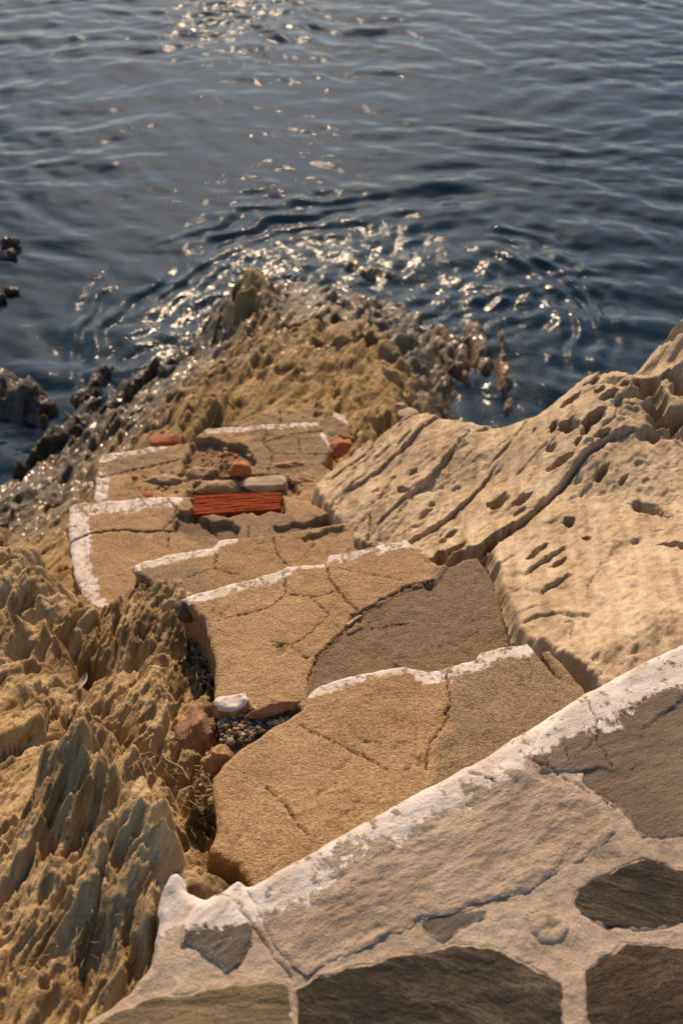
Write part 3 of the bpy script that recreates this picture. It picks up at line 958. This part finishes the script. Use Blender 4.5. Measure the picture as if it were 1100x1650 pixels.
def step(name, pts, z, cracks, paints, label, seed, patches=(), holes=(), drops=(), cell=0.0032, slope=0.02, depth=0.2, edge=0.010, rough=0.003, mats=None):
    P = rough_poly(poly(pts, z), 0.0032, 0.006, seed)
    pl = [(np.array([at(px, py, z)[:2] for px, py in line]), wd) for line, wd in paints]
    pp = [(poly(pg, z), soft) for pg, soft in patches]
    hh = [(rough_poly(poly(pg, z), 0.012 if dp > 0.009 else 0.003, 0.008, seed + 9), dp) for pg, dp in holes]

    def f(x, y, sd):
        h = z + 0.005 * fbm(x * 4, y * 4, 3, seed) + rough * 0.45 * fbm(x * 28, y * 28, 4, seed + 1, 0.6)
        for pg, dp in hh:
            s = sdf(x, y, pg)
            h -= dp * sstep(0.004, -0.008, s) + 0.10 * dp * sstep(0.0, -0.02, s) * fbm(x * 30, y * 30, 4, seed + 3, 0.6)
        h -= 0.009 * crack_depth(x, y, cracks, z) + 0.0022 * craze(x, y, seed)
        e = np.clip(1 + (sd + 0.0) / edge, 0, 1)
        h -= edge * 0.8 * e ** 2.2
        return h

    def fp(x, y, sd, zz):
        m = np.full(x.shape, -1.0)
        for L, wd in pl:
            q, par = seg_dist(x, y, L)
            ww = 1.12 * wd * (1 + 0.22 * fbm(x * 9, y * 9, 3, seed + 5))
            m = np.maximum(m, np.clip(1.0 * (1 - q / ww), -1, 0.22 + 0.14 * fbm(x * 11, y * 11, 2, seed + 8)))
        return m

    def fc(x, y, sd, zz):
        c = np.maximum(crack_depth(x, y, cracks, z), 0.55 * craze(x, y, seed))
        for pg, dp in hh:
            c = np.maximum(c, 0.45 * sstep(0.004, -0.004, sdf(x, y, pg)))
        return c

    def fpt(x, y, sd, zz):
        m = np.zeros(x.shape)
        for pg, soft in pp:
            m = np.maximum(m, sstep(soft, -soft, sdf(x, y, pg) + 0.02 * fbm(x * 14, y * 14, 4, seed + 6)))
        return m
    o = relief(name, P, cell, f, mats or [M_PLASTER, M_RUBBLE], {'paint': fp, 'crack': fc, 'patch': fpt}, depth, stairs, 1, 0.014, seed)
    if label: o['label'] = label
    return o


step('step', [(498, 1112), (520, 1098), (580, 1082), (650, 1072), (690, 1078), (715, 1074), (763, 1061), (770, 1048), (800, 1041), (850, 1032), (862, 1046), (885, 1078), (925, 1112), (960, 1160), (900, 1300), (440, 1520),
              (400, 1425), (384, 1396), (360, 1386), (338, 1372), (350, 1332), (345, 1290), (343, 1250), (362, 1226), (398, 1196), (445, 1164), (486, 1140)], T1,
     [([(480, 1165), (540, 1195), (600, 1225), (622, 1242)], .0022), ([(430, 1270), (462, 1300), (480, 1330), (496, 1346)], .0022), ([(716, 1074), (726, 1130), (714, 1170), (690, 1200), (686, 1250)], .0028), ([(575, 1192), (615, 1196)], .0015), ([(770, 1050), (766, 1066)], .002)],
     [([(505, 1108), (580, 1083), (660, 1073), (690, 1078)], .022), ([(690, 1079), (765, 1063), (772, 1050), (850, 1034)], .034)], 'topmost step, tan with a darker grey right end and chipped paint', 101,
     patches=[([(722, 1060), (730, 1130), (716, 1172), (692, 1202), (686, 1300), (960, 1300), (960, 1000)], .004)])
step('step', [(292, 961), (340, 946), (400, 930), (455, 914), (462, 910), (525, 904), (530, 893), (600, 879), (655, 867), (668, 880), (705, 908), (722, 908), (768, 893), (788, 918), (806, 960), (814, 1000), (822, 1026), (880, 1060), (860, 1180), (480, 1250), (350, 1180),
              (346, 1115), (347, 1060), (330, 1000), (312, 978)], T2,
     [([(525, 904), (531, 930), (555, 965), (580, 986), (598, 976), (650, 946), (700, 935)], .0035), ([(455, 914), (462, 955), (500, 962), (532, 956), (548, 945)], .0022), ([(462, 955), (430, 980), (350, 1000)], .002), ([(580, 986), (560, 1008), (512, 1055), (495, 1095)], .003),
      ([(500, 962), (530, 990), (500, 1020), (470, 1040), (440, 1035)], .0015), ([(540, 915), (590, 925), (650, 935)], .0013), ([(470, 1040), (490, 1060), (512, 1056)], .0016), ([(588, 992), (600, 1010), (660, 1000)], .002)],
     [([(296, 960), (400, 931), (455, 915)], .030), ([(460, 911), (525, 905)], .016), ([(529, 896), (600, 880), (656, 869)], .032)], 'second step down, crazed with cracks and grey on the right', 102,
     patches=[([(705, 930), (655, 948), (600, 980), (560, 1012), (512, 1060), (495, 1110), (480, 1260), (900, 1260), (900, 850), (720, 880)], .006)],
     holes=[([(722, 905), (702, 936), (652, 947), (598, 977), (580, 987), (560, 1009), (512, 1056), (495, 1100), (490, 1150), (880, 1200), (900, 1000), (800, 880)], 0.008), ([(568, 992), (585, 984), (580, 1000), (555, 1015)], .01), ([(440, 1040), (458, 1034), (462, 1052), (448, 1060)], .008), ([(682, 940), (700, 936), (702, 958), (690, 962)], .008)])
step('step', [(212, 912), (232, 902), (290, 889), (340, 881), (352, 870), (362, 867), (450, 861), (500, 850), (560, 838), (568, 856), (572, 880), (640, 930), (560, 1000), (330, 1030), (268, 975), (242, 936), (218, 922)], T3,
     [([(440, 868), (448, 895), (470, 918)], .0022), ([(350, 888), (345, 915), (385, 926)], .0018), ([(345, 915), (300, 930)], .0013), ([(500, 852), (505, 880), (480, 905)], .0012)],
     [([(214, 911), (290, 891), (340, 882)], .026), ([(345, 880), (355, 870), (372, 868)], .020)], 'third step down, short paint strip at its left end', 103,
     patches=[([(212, 915), (300, 905), (340, 930), (330, 1000), (250, 1000)], .02)], holes=[([(475, 868), (500, 860), (556, 846), (560, 856), (520, 868), (490, 878)], .012)])
step('step', [(112, 816), (124, 811), (150, 808), (265, 799), (300, 800), (400, 795), (455, 794), (490, 805), (520, 818), (532, 826), (505, 842), (600, 900), (560, 990), (300, 1040), (190, 1000), (165, 984), (150, 980), (134, 962), (118, 920), (110, 860)], T4,
     [([(112, 874), (145, 859), (200, 853), (240, 857), (262, 856), (285, 855)], .006), ([(266, 799), (284, 820), (280, 840), (262, 853)], .004), ([(272, 858), (270, 880), (280, 890)], .002), ([(400, 838), (400, 866)], .002), ([(330, 835), (350, 860)], .0025)],
     [([(128, 817), (150, 814), (272, 805)], .042), ([(122, 830), (122, 900), (140, 966), (155, 978)], .040)], 'fourth step down, the widest, painted along its end and edge with a red brick set in it', 104,
     patches=[([(285, 830), (460, 828), (540, 830), (540, 860), (330, 880), (285, 860)], .01)],
     holes=[([(286, 822), (310, 830), (340, 838), (372, 842), (388, 852), (380, 868), (330, 865), (280, 858)], .022), ([(308, 796), (455, 790), (457, 824), (310, 832)], .030), ([(440, 850), (500, 838), (528, 828), (560, 860), (460, 875)], .014)], cell=0.0036)
step('step', [(160, 738), (172, 730), (240, 719), (308, 713), (318, 700), (334, 690), (420, 683), (510, 678), (521, 690), (532, 712), (534, 724), (520, 748), (600, 800), (560, 860), (170, 870), (152, 800), (155, 768)], T5,
     [([(430, 688), (424, 712), (440, 730), (432, 760)], .004), ([(424, 712), (470, 700), (520, 694)], .003), ([(440, 730), (535, 733)], .003), ([(160, 770), (220, 756), (290, 742)], .004), ([(480, 705), (485, 730)], .003)],
     [([(165, 738), (200, 728), (260, 720)], .022), ([(340, 692), (420, 685), (508, 680)], .024), ([(163, 770), (160, 800)], .030), ([(520, 700), (534, 720)], .012)], 'lowest whole step, broken open to rubble and brick', 105,
     patches=[([(400, 680), (540, 680), (540, 760), (400, 760)], .02), ([(165, 742), (300, 722), (260, 745), (180, 765)], .02)],
     holes=[([(310, 706), (345, 706), (400, 720), (410, 745), (360, 770), (290, 775), (300, 740)], .030), ([(330, 760), (480, 765), (480, 800), (300, 800)], .02)], cell=0.0045, rough=0.007)
step('step', [(384, 676), (410, 664), (440, 660), (500, 654), (530, 659), (556, 668), (566, 700), (572, 725), (560, 780), (400, 780), (380, 700)], T6,
     [([(450, 662), (455, 690)], .004)], [([(540, 664), (560, 674)], .03)], 'broken remnant of the bottom step, layered and brown at its right end', 106,
     patches=[([(384, 676), (566, 660), (560, 700), (400, 700)], .03)], cell=0.005, rough=0.010, depth=0.3)
# cement strip against the rock, right of the topmost step
step('mortar_strip', [(874, 1050), (884, 1046), (905, 1068), (936, 1104), (960, 1150), (930, 1160)], T1 - 0.03, [], [], None, 107, patches=[([(860, 1040), (970, 1040), (970, 1170), (860, 1170)], .1)])


# ------------------------------------------------------------------ bricks and rubble
def hollow_brick():
    z = T4 - 0.005
    a, b, c, d = [at(px, py, z) for px, py in [(312, 798), (453, 793), (452, 820), (312, 829)]]
    nu, nv = 120, 40
    V = []
    for j in range(nv + 1):
        for i in range(nu + 1):
            s, t = i / nu, j / nv
            p = (a * (1 - s) + b * s) * (1 - t) + (d * (1 - s) + c * s) * t
            g = 0.0030 * (0.5 + 0.5 * math.sin(t * 2 * math.pi * 7)) * (0.6 + 0.4 * math.sin(s * 9 + t * 30))
            V.append(p + np.array([0, 0, -g]))
    V = np.array(V)
    V[:, 2] += 0.0012 * fbm(V[:, 0] * 30, V[:, 1] * 220, 3, 3)
    I = np.arange(len(V)).reshape(nv + 1, nu + 1)
    f4 = np.stack([I[1:, :-1], I[1:, 1:], I[:-1, 1:], I[:-1, :-1]], -1).reshape(-1, 4)
    ring = np.r_[I[0, :], I[1:, -1], I[-1, -2::-1], I[-2:0:-1, 0]]
    W = V[ring].copy(); W[:, 2] -= 0.05
    k = len(V) + np.arange(len(ring))
    wf = np.c_[ring, np.roll(ring, -1), np.roll(k, -1), k]
    o = link_mesh('brick', np.r_[V, W], np.zeros((0, 3), int), np.r_[f4, wf], mat_simple('brick_red', (0.14, 0.022, 0.006), (0.26, 0.045, 0.012), 1.0, 0.002, 0.85, 0.1, (14, 160, 60)), None, stairs)
    o['label'] = 'red ribbed brick set in the edge of the fourth step'


hollow_brick()
stairs_brick = [((265, 712), (0.075, 0.03, 0.03), 201, M_BRICK, 0.05), ((545, 722), (0.05, 0.04, 0.035), 202, M_BRICK, 0.4), ((225, 801), (0.11, 0.035, 0.02), 203, M_BRICK, -0.05)]
for (px, py), r, sd_, m, ro in stairs_brick:
    zz = T5 - 0.015
    p = at(px, py, zz)
    lump('brick', p, r, sd_, m, stairs, rot=ro, angular=0.9)


def thing_lump(name, px, py, z, r, seed, mat, label, cat, group=None, **kw):
    p = at(px, py, z)
    return tag(lump(name, p, r, seed, mat, None, **kw), label, cat, group)


thing_lump('brick_fragment', 385, 758, T5 + 0.012, (0.045, 0.035, 0.035), 211, M_ORANGE, 'bright orange broken brick lying on the lowest whole step', 'brick', angular=1.0)
thing_lump('rubble_stone', 322, 1172, T1 - 0.06, (0.048, 0.045, 0.05), 212, M_CLAYLUMP, 'round reddish lump beside the gravel pocket at the broken corner of the topmost step', 'rubble', rough=0.5, angular=1.0)
thing_lump('rubble_stone', 352, 1226, T1 - 0.03, (0.030, 0.026, 0.03), 213, M_CLAYLUMP, 'small reddish crumb below the round lump at the edge of the topmost step', 'rubble', rough=0.5, angular=1.0)
thing_lump('rubble_stone', 442, 1140, T1 - 0.012, (0.060, 0.014, 0.020), 214, M_CLAYLUMP, 'long reddish sliver of brick across the broken corner of the topmost step', 'rubble', rot=0.35, angular=1.0)
thing_lump('rubble_stone', 300, 985, T2 - 0.05, (0.03, 0.03, 0.03), 219, M_SOIL, 'dark brown stone under the left end of the second step', 'rubble')
thing_lump('rubble_stone', 146, 1000, T4 - 0.10, (0.075, 0.09, 0.09), 220, M_CLAYLUMP, 'reddish block under the outer corner of the fourth step', 'rubble')
for k, (px, py, r, lb) in enumerate([(430, 782, (0.10, 0.045, 0.03), 'flat grey stone wedged behind the red ribbed brick'), (350, 785, (0.09, 0.04, 0.025), 'flat brown stone left of the grey one behind the ribbed brick'),
                                     (330, 765, (0.06, 0.035, 0.03), 'squarish brown stone left of the orange brick'), (490, 772, (0.06, 0.03, 0.025), 'tan stone at the rock end of the lowest whole step'),
                                     (275, 775, (0.09, 0.03, 0.02), 'long tan stone on the left half of the lowest whole step'), (460, 752, (0.09, 0.02, 0.018), 'long orange tan stone right of the orange brick')]):
    thing_lump('rubble_stone', px, py, T5 - 0.006, r, 230 + k, [M_PEBBLE, M_RUBBLE, M_RUBBLE, M_RUBBLE, M_RUBBLE, M_CLAYLUMP][k], lb, 'rubble', 'rubble on the lowest step', rot=0.1, angular=1.6, rough=0.3)
for k, (px, py, r, lb) in enumerate([(590, 702, (0.035, 0.026, 0.016), 'largest flat grey pebble on the spur beside the bottom step'), (655, 666, (0.045, 0.03, 0.016), 'flat grey pebble near the water side of the spur'), (645, 654, (0.022, 0.016, 0.012), 'small pale pebble beside a flat grey one on the spur')]):
    b = at(px, py, 0.60)
    thing_lump('pebble', px, py, 0.66, r, 240 + k, M_PEBBLE, lb, 'pebble', 'pebbles on the spur', rough=0.05, angular=0.1)


def painted_chunk():
    z = T1 + 0.004
    P = rough_poly(poly([(343, 1128), (352, 1120), (396, 1116), (400, 1126), (392, 1136), (372, 1144), (352, 1142)], z), 0.003, 0.006, 7)
    f = lambda x, y, sd: z + 0.006 * fbm(x * 20, y * 20, 3, 5) - 0.006 * np.clip(1 + sd / 0.008, 0, 1) ** 2
    o = relief('painted_chunk', P, 0.0022, f, [M_PLASTER, M_CLAYLUMP], {'paint': lambda x, y, sd, zz: np.full(x.shape, 0.38), 'crack': lambda x, y, sd, zz: x * 0, 'patch': lambda x, y, sd, zz: x * 0}, 0.05, None, 1, 0.012, 5)
    tag(o, 'reddish chunk with white paint on top at the broken corner of the topmost step', 'rubble')


painted_chunk()


def gravel(name, spots, seed, mats, size=(0.0025, 0.007)):
    rng = np.random.default_rng(seed)
    Vs, Fs, mi, n = [], [], [], 0
    for pg, zf, cnt in spots:
        pg = np.array(pg, float)
        lo, hi = pg.min(0), pg.max(0)
        k = 0
        while k < cnt:
            q = rng.uniform(lo, hi)
            if not inside(np.array([q[0]]), np.array([q[1]]), pg)[0]:
                continue
            r = rng.uniform(*size) * rng.choice([0.7, 1, 1.5])
            p = at(q[0], q[1], zf(q[0], q[1]) if callable(zf) else zf)
            V, Fc = lump_verts(p + [0, 0, rng.uniform(-.5, .6) * r], r * rng.uniform(.7, 1.3, 3), int(rng.integers(1e6)), level=2, rough=0.2, angular=0.4, rot=rng.uniform(0, 6))
            Vs.append(V); Fs.append(Fc + n); n += len(V); mi += [int(rng.integers(len(mats)))] * len(Fc)
            k += 1
    o = link_mesh(name, np.concatenate(Vs), np.concatenate(Fs), np.zeros((0, 4), int), mats, None, None, mi)
    return tag(o, kind='stuff')


def pocket_soil():
    z = T1 - 0.028
    P = rough_poly(poly([(350, 1150), (400, 1138), (490, 1128), (500, 1150), (420, 1200), (372, 1225), (356, 1200)], z), 0.004, 0.01, 3)
    o = relief('soil', P, 0.004, lambda x, y, sd: z + 0.008 * fbm(x * 30, y * 30, 4, 2) - 0.01 * sstep(-0.02, 0, sd), M_SOIL, None, 0.2)
    tag(o, kind='stuff')


pocket_soil()
gravel('gravel', [([(352, 1150), (400, 1140), (480, 1135), (470, 1158), (400, 1195), (355, 1200)], T1 - 0.024, 500), ([(335, 1200), (360, 1230), (345, 1300), (318, 1290)], 1.30, 160), ([(300, 1000), (340, 1010), (344, 1110), (318, 1110)], 1.16, 200)], 5, [M_PEBBLE, M_SOIL, M_RUBBLE, M_SOIL], (0.0012, 0.0055))


gravel('crumbs', [([(180, 775), (300, 745), (320, 720), (400, 730), (410, 760), (480, 765), (500, 785), (180, 797)], T5 - 0.004, 170), ([(530, 700), (575, 690), (590, 730), (540, 745)], T6 - 0.0, 90)],
       6, [M_RUBBLE, M_CLAYLUMP, M_ORANGE, M_RUBBLE], (0.0025, 0.008))


def stick(name, a, b, r, mat, label, cat, bend=0.004, group=None):
    a, b = np.array(a), np.array(b)
    n, m = 14, 8
    d = (b - a) / np.linalg.norm(b - a)
    s = np.cross(d, [0, 0, 1]); s /= np.linalg.norm(s); t = np.cross(s, d)
    V = []
    for i in range(n + 1):
        f = i / n
        c = a + (b - a) * f + t * bend * math.sin(f * 3.1) + s * bend * math.sin(f * 7)
        rr = r * (1 - 0.35 * f) * (1 + 0.15 * math.sin(f * 23))
        for j in range(m):
            q = 2 * math.pi * j / m
            V.append(c + rr * (math.cos(q) * s + math.sin(q) * t))
    V += [a, b]
    f4 = [[i * m + j, i * m + (j + 1) % m, (i + 1) * m + (j + 1) % m, (i + 1) * m + j] for i in range(n) for j in range(m)]
    f3 = [[len(V) - 2, (j + 1) % m, j] for j in range(m)] + [[len(V) - 1, n * m + j, n * m + (j + 1) % m] for j in range(m)]
    return tag(link_mesh(name, V, f3, f4, mat), label, cat, group)


stick('twig', at(558, 1008, T2 + 0.006), at(582, 992, T2 + 0.010), 0.0042, M_TWIG, 'pale twig lying in the crack of the second step', 'twig', 0.001)
stick('twig', at(262, 1215, 1.33), at(305, 1256, 1.32), 0.0035, M_DARKTWIG, 'weathered stick lying across the dark hollow of the left rock', 'stick', 0.004)

# ------------------------------------------------------------------ the stone landing
ZL = 1.68
landing = empty('stone_landing', tuple(at(700, 1450, 1.3)))
tag(landing, 'paved landing of irregular stones in pale mortar with a white painted front edge', 'landing')
EDGE = [(1260, 945), (1160, 995), (1100, 1026), (1000, 1076), (932, 1113), (860, 1158), (770, 1213), (680, 1263), (600, 1308), (500, 1363), (440, 1394), (398, 1416), (384, 1410), (366, 1416), (352, 1430), (330, 1440), (318, 1432), (300, 1424), (296, 1406), (284, 1398), (268, 1406), (256, 1428), (250, 1446)]
OUTL = EDGE + [(256, 1480), (238, 1548), (205, 1590), (150, 1618), (118, 1640), (96, 1668), (70, 1760), (60, 1900), (1300, 1900)]
P_LAND = poly(OUTL, ZL)
P_EDGE = poly(EDGE, ZL)
STONES = [
    ([(318, 1456), (335, 1440), (356, 1434), (380, 1450), (400, 1480), (413, 1503), (410, 1522), (386, 1560), (362, 1571), (336, 1546), (290, 1528), (294, 1490)], 'slate', 'small dark grey stone with worn white paint on its upper half', 0.7, 0.002),
    ([(396, 1432), (440, 1402), (500, 1370), (600, 1315), (680, 1270), (752, 1230), (790, 1246), (840, 1240), (905, 1268), (965, 1292), (992, 1340), (962, 1372), (900, 1405), (845, 1442), (760, 1462), (700, 1480), (600, 1522), (495, 1572), (470, 1552), (425, 1500)], 'beige', 'large pinkish beige stone with a rough surface under the painted edge', 0.55, 0.003),
    ([(850, 1222), (858, 1196), (900, 1150), (938, 1120), (1000, 1085), (1100, 1036), (1200, 985), (1260, 980), (1260, 1380), (1180, 1368), (1100, 1353), (1032, 1352), (998, 1305), (932, 1262), (936, 1250), (868, 1246)], 'greybrown', 'grey brown stone with a layered ledge at the right end of the painted edge', 0.3, 0.002),
    ([(675, 1492), (692, 1478), (730, 1470), (795, 1466), (780, 1488), (745, 1505), (712, 1526), (686, 1514)], 'slate', 'small sliver of blue grey slate', 0.35, -0.003),
    ([(914, 1450), (928, 1430), (950, 1414), (1030, 1380), (1070, 1390), (1110, 1402), (1200, 1425), (1200, 1510), (1100, 1490), (1030, 1506), (970, 1492), (930, 1478)], 'dark', 'dark slate with slanting pale streaks at the right edge', -0.25, -0.003),
    ([(472, 1592), (520, 1568), (600, 1548), (690, 1530), (760, 1522), (830, 1540), (880, 1562), (906, 1582), (912, 1620), (905, 1760), (470, 1800)], 'dark', 'largest dark brown black slab at the bottom', 0.1, -0.003),
    ([(938, 1572), (965, 1540), (1000, 1515), (1110, 1522), (1220, 1545), (1240, 1800), (925, 1800), (945, 1650)], 'darkbrown', 'dark brown stone in the bottom right corner', 0.2, -0.002),
    ([(196, 1622), (250, 1604), (330, 1590), (460, 1576), (474, 1618), (462, 1800), (100, 1820), (140, 1680), (165, 1640)], 'ochre', 'ochre brown stone with a dark band at the bottom left', 0.05, -0.002),
    ([(846, 1474), (878, 1466), (902, 1480), (918, 1498), (906, 1520), (872, 1522), (850, 1504)], 'fossil', 'pale rounded stone with a small hollow', 0.5, 0.001)]
SM = {
    'slate': mat_stone('slate_grey', (0.045, 0.037, 0.029), (0.105, 0.086, 0.068), (0.19, 0.16, 0.13), 0.6, (5, 30)),
    'beige': mat_stone('beige_stone', (0.255, 0.19, 0.13), (0.42, 0.33, 0.24), (0.54, 0.445, 0.345), 0.55, (5, 13), True, 0.012, 0.3, 0.85),
    'greybrown': mat_stone('grey_brown_stone', (0.11, 0.08, 0.053), (0.175, 0.13, 0.09), (0.25, 0.19, 0.135), 0.4, (5, 16), True, 0.007, 0.3, 0.8),
    'dark': mat_stone('dark_slate', (0.014, 0.011, 0.007), (0.040, 0.031, 0.021), (0.12, 0.095, 0.065), -0.3, (10, 46), True, 0.006, 0.45, 0.8),
    'darkbrown': mat_stone('dark_brown_stone', (0.020, 0.014, 0.009), (0.058, 0.041, 0.027), (0.14, 0.10, 0.07), 0.3, (9, 24), True, 0.010, 0.4, 0.85),
    'ochre': mat_stone('ochre_stone', (0.075, 0.06, 0.035), (0.21, 0.155, 0.085), (0.34, 0.255, 0.14), 0.03, (3, 16), True, 0.010, 0.3, 0.8),
    'fossil': mat_stone('pale_stone', (0.22, 0.16, 0.095), (0.40, 0.30, 0.19), (0.52, 0.42, 0.29), 0.5, (12, 20), True, 0.008)}
SPOLY = [rough_poly(poly(s[0], ZL), 0.0045, 0.007, 300 + k) for k, s in enumerate(STONES)]


def paint_land(x, y, sd, z):
    q, par = seg_dist(x, y, P_EDGE)
    # band is widest at the right, thins out to the left, then covers the lump at the corner
    xs = np.array([at(p, q2, ZL)[0] for p, q2 in [(256, 1430), (300, 1430), (350, 1440), (500, 1363), (700, 1252), (860, 1158), (1000, 1076), (1200, 970)]])
    ws = np.array([0.06, 0.055, 0.06, 0.095, 0.075, 0.085, 0.090, 0.095])
    ww = np.interp(x, xs, ws) * (1 + 0.16 * fbm(x * 7, y * 7, 3, 91))
    worn = 0.30 * sstep(0.1, 0.6, fbm(x * 5 + 3, y * 5, 3, 92)) * (x < at(860, 1158, ZL)[0]) * (x > at(430, 1400, ZL)[0]) - 0.12 * (x < at(430, 1400, ZL)[0])
    return np.clip(1.15 * (1 - q / ww), -1, 0.32) - 0.8 * worn


def crack_land(x, y, sd, z):
    return crack_depth(x, y, LAND_CR, ZL)


LAND_CR = [([(382, 1452), (412, 1495), (440, 1535), (470, 1575)], .0032), ([(938, 1120), (958, 1160), (962, 1200), (986, 1240)], .0022), ([(905, 1200), (920, 1235)], .0014), ([(870, 1205), (882, 1240)], .0014), ([(1060, 1110), (960, 1190), (925, 1225)], .0012),
           ([(850, 1222), (940, 1270), (990, 1302)], .002), ([(755, 1246), (800, 1262)], .003)]
LEDGE = np.array([at(px, py, ZL)[:2] for px, py in [(1260, 1060), (1150, 1105), (1100, 1125), (1072, 1148), (1036, 1172), (1032, 1192), (1037, 1222), (1012, 1250), (990, 1248), (962, 1238), (935, 1252)]])


def front_round(x, y):
    """the painted front edge rolls over"""
    q, par = seg_dist(x, y, P_EDGE)
    return 0.020 * np.clip(1 - q / 0.028, 0, 1) ** 2.2


def land_base(x, y):
    return ZL + 0.006 * fbm(x * 4, y * 4, 3, 61) - front_round(x, y)


def z_mortar(x, y, sd):
    h = land_base(x, y) + 0.0030 * fbm(x * 18, y * 18, 5, 62, 0.6)
    s = np.full(x.shape, 9.0)
    for k, pg in enumerate(SPOLY):
        lo, hi = pg.min(0) - 0.04, pg.max(0) + 0.04
        m = (x > lo[0]) & (x < hi[0]) & (y > lo[1]) & (y < hi[1])
        if m.any():
            s[m] = np.minimum(s[m], sdf(x[m], y[m], pg))
    h += 0.0012 * np.exp(-(np.maximum(s, 0) / 0.010) ** 2)
    h -= 0.030 * sstep(-0.003, -0.012, s)
    h -= 0.005 * crack_depth(x, y, LAND_CR, ZL)
    # lumps of mortar at the corner over the rock
    for px, py, r, a in [(284, 1408, .024, .016), (272, 1432, .03, .010), (384, 1418, .012, .012), (352, 1438, .02, .008)]:
        c = at(px, py, ZL)
        h += a * np.exp(-((x - c[0]) ** 2 + (y - c[1]) ** 2) / r ** 2)
    h -= 0.03 * sstep(at(330, 1500, ZL)[0], at(110, 1640, ZL)[0], x) * (1 + 0.4 * fbm(x * 9, y * 9, 3, 66))
    return h - 0.012 * np.clip(1 + sd / 0.012, 0, 1) ** 2


o = relief('mortar_bed', rough_poly(P_LAND, 0.003, 0.008, 320), 0.003, z_mortar, M_MORTAR, {'paint': paint_land, 'crack': crack_land}, 0.45, landing, 0, 0.02, 8)
o['label'] = 'pale beige mortar between the stones'


def make_stone(k):
    pts, mk, lb, ang, dz = STONES[k]
    U = np.array([math.cos(ang), math.sin(ang)])

    def f(x, y, sd):
        h = land_base(x, y) + 0.5 * dz + 0.0045
        u = x * U[0] + y * U[1]; v = -x * U[1] + y * U[0]
        if mk == 'beige':
            r = 0.0042 * fbm(u * 7, v * 14, 6, 330 + k, 0.66) + 0.0022 * (ridged(u * 16, v * 30, 4, 331, 0.6) - 0.9) * sstep(-0.3, 0.3, fbm(x * 6, y * 6, 2, 333))
            amp = sstep(0.02, 0.08, seg_dist(x, y, P_EDGE)[0])
            h += r * (0.25 + 0.75 * amp)
        elif mk == 'greybrown':
            h += 0.0014 * fbm(u * 10, v * 20, 5, 340, 0.6)
            q, par = seg_dist(x, y, LEDGE)
            i0 = np.interp(x, LEDGE[::-1, 0], LEDGE[::-1, 1])
            i0 = i0 + 0.008 * fbm(x * 25, y * 25, 4, 343)
            h -= 0.006 * (0.6 + 0.5 * fbm(x * 9, y * 9, 2, 344)) * sstep(0.003, -0.004, y - i0) * sstep(0.25, 0.0, q)
        else:
            h += 0.0020 * fbm(u * 8, v * 24, 5, 350 + k, 0.6) + shards(x, y, U, 0.16, 0.035, 360 + k, 0.0025, 0.001)
        if mk == 'fossil':
            c = at(889, 1496, ZL)
            h -= 0.006 * np.exp(-(((x - c[0]) / .007) ** 2 + ((y - c[1]) / .014) ** 2))
        h -= 0.005 * crack_depth(x, y, LAND_CR, ZL)
        return h - (0.0035 if mk == 'beige' else 0.006) * np.clip(1 + sd / 0.008, 0, 1) ** 2
    o = relief('paving_stone', SPOLY[k], 0.0028, f, SM[mk], {'paint': paint_land, 'crack': crack_land, 'smear': lambda x, y, sd, z: np.clip(1 + sd / (0.05 if mk in ('beige', 'fossil') else 0.016), 0, 1)}, 0.025, landing, 0, 0.002, 8)
    o['label'] = lb


for k in range(len(STONES)):
    make_stone(k)

# a dead leaf caught on the left rock
def leaf():
    c = at(128, 1112, 1.42)
    V, f4 = [], []
    for i in range(9):
        f = i / 8
        wd = 0.008 * math.sin(math.pi * min(1, f * 0.96 + 0.03))
        for s in (-1, 0, 1):
            V.append(c + np.array([s * wd + f * 0.012, f * 0.034, 0.004 * abs(s) + 0.012 * f]))
    for i in range(8):
        for j in range(2):
            f4.append([i * 3 + j, i * 3 + j + 1, i * 3 + j + 4, i * 3 + j + 3])
    b = np.array(V); n = len(b)
    V2 = np.r_[b, b - [0, 0, 0.0008]]
    f4b = [[q + n for q in f[::-1]] for f in f4]
    o = link_mesh('dead_leaf', V2, np.zeros((0, 3), int), np.array(f4 + f4b), M_TWIG)
    tag(o, 'dry pale leaf caught on the left rock', 'leaf')


leaf()


def dry_grass():
    rng = np.random.default_rng(12)
    V, f4 = [], []
    spots = [(330, 1245, 1.30), (322, 1300, 1.30), (300, 1262, 1.30), (335, 1100, 1.18), (326, 1050, 1.17), (318, 1000, 1.16), (215, 1230, 1.33), (180, 1530, 1.58), (120, 1560, 1.58), (345, 1390, 1.38), (318, 1340, 1.30)]
    for px, py, z in spots:
        c = at(px, py, z)
        for k in range(16):
            p = c + np.r_[rng.normal(0, 0.018, 2), rng.uniform(0.0, 0.03)]
            th = rng.uniform(0, 6.28); L = rng.uniform(0.015, 0.055); lift = rng.uniform(0.0, 0.7); wd = rng.uniform(0.0005, 0.0011)
            d = np.array([math.cos(th), math.sin(th), lift]); n_ = np.array([-math.sin(th), math.cos(th), 0.3])
            b = len(V)
            for i in range(6):
                f = i / 5
                q = p + d * L * f + np.array([0, 0, -0.6 * L * f * f]) + n_ * 0.25 * L * f * f * rng.choice([-1, 1])
                w_ = wd * (1.05 - f)
                V += [q - n_ * w_, q + n_ * w_, q + np.array([0, 0, w_ * 1.2])]
            for i in range(5):
                for j in range(3):
                    f4.append([b + i * 3 + j, b + i * 3 + (j + 1) % 3, b + i * 3 + 3 + (j + 1) % 3, b + i * 3 + 3 + j])
    o = link_mesh('dry_grass', np.array(V), np.zeros((0, 3), int), np.array(f4), M_TWIG)
    tag(o, kind='stuff')


dry_grass()
for o in bpy.data.objects:
    if '_org' in o:
        del o['_org']
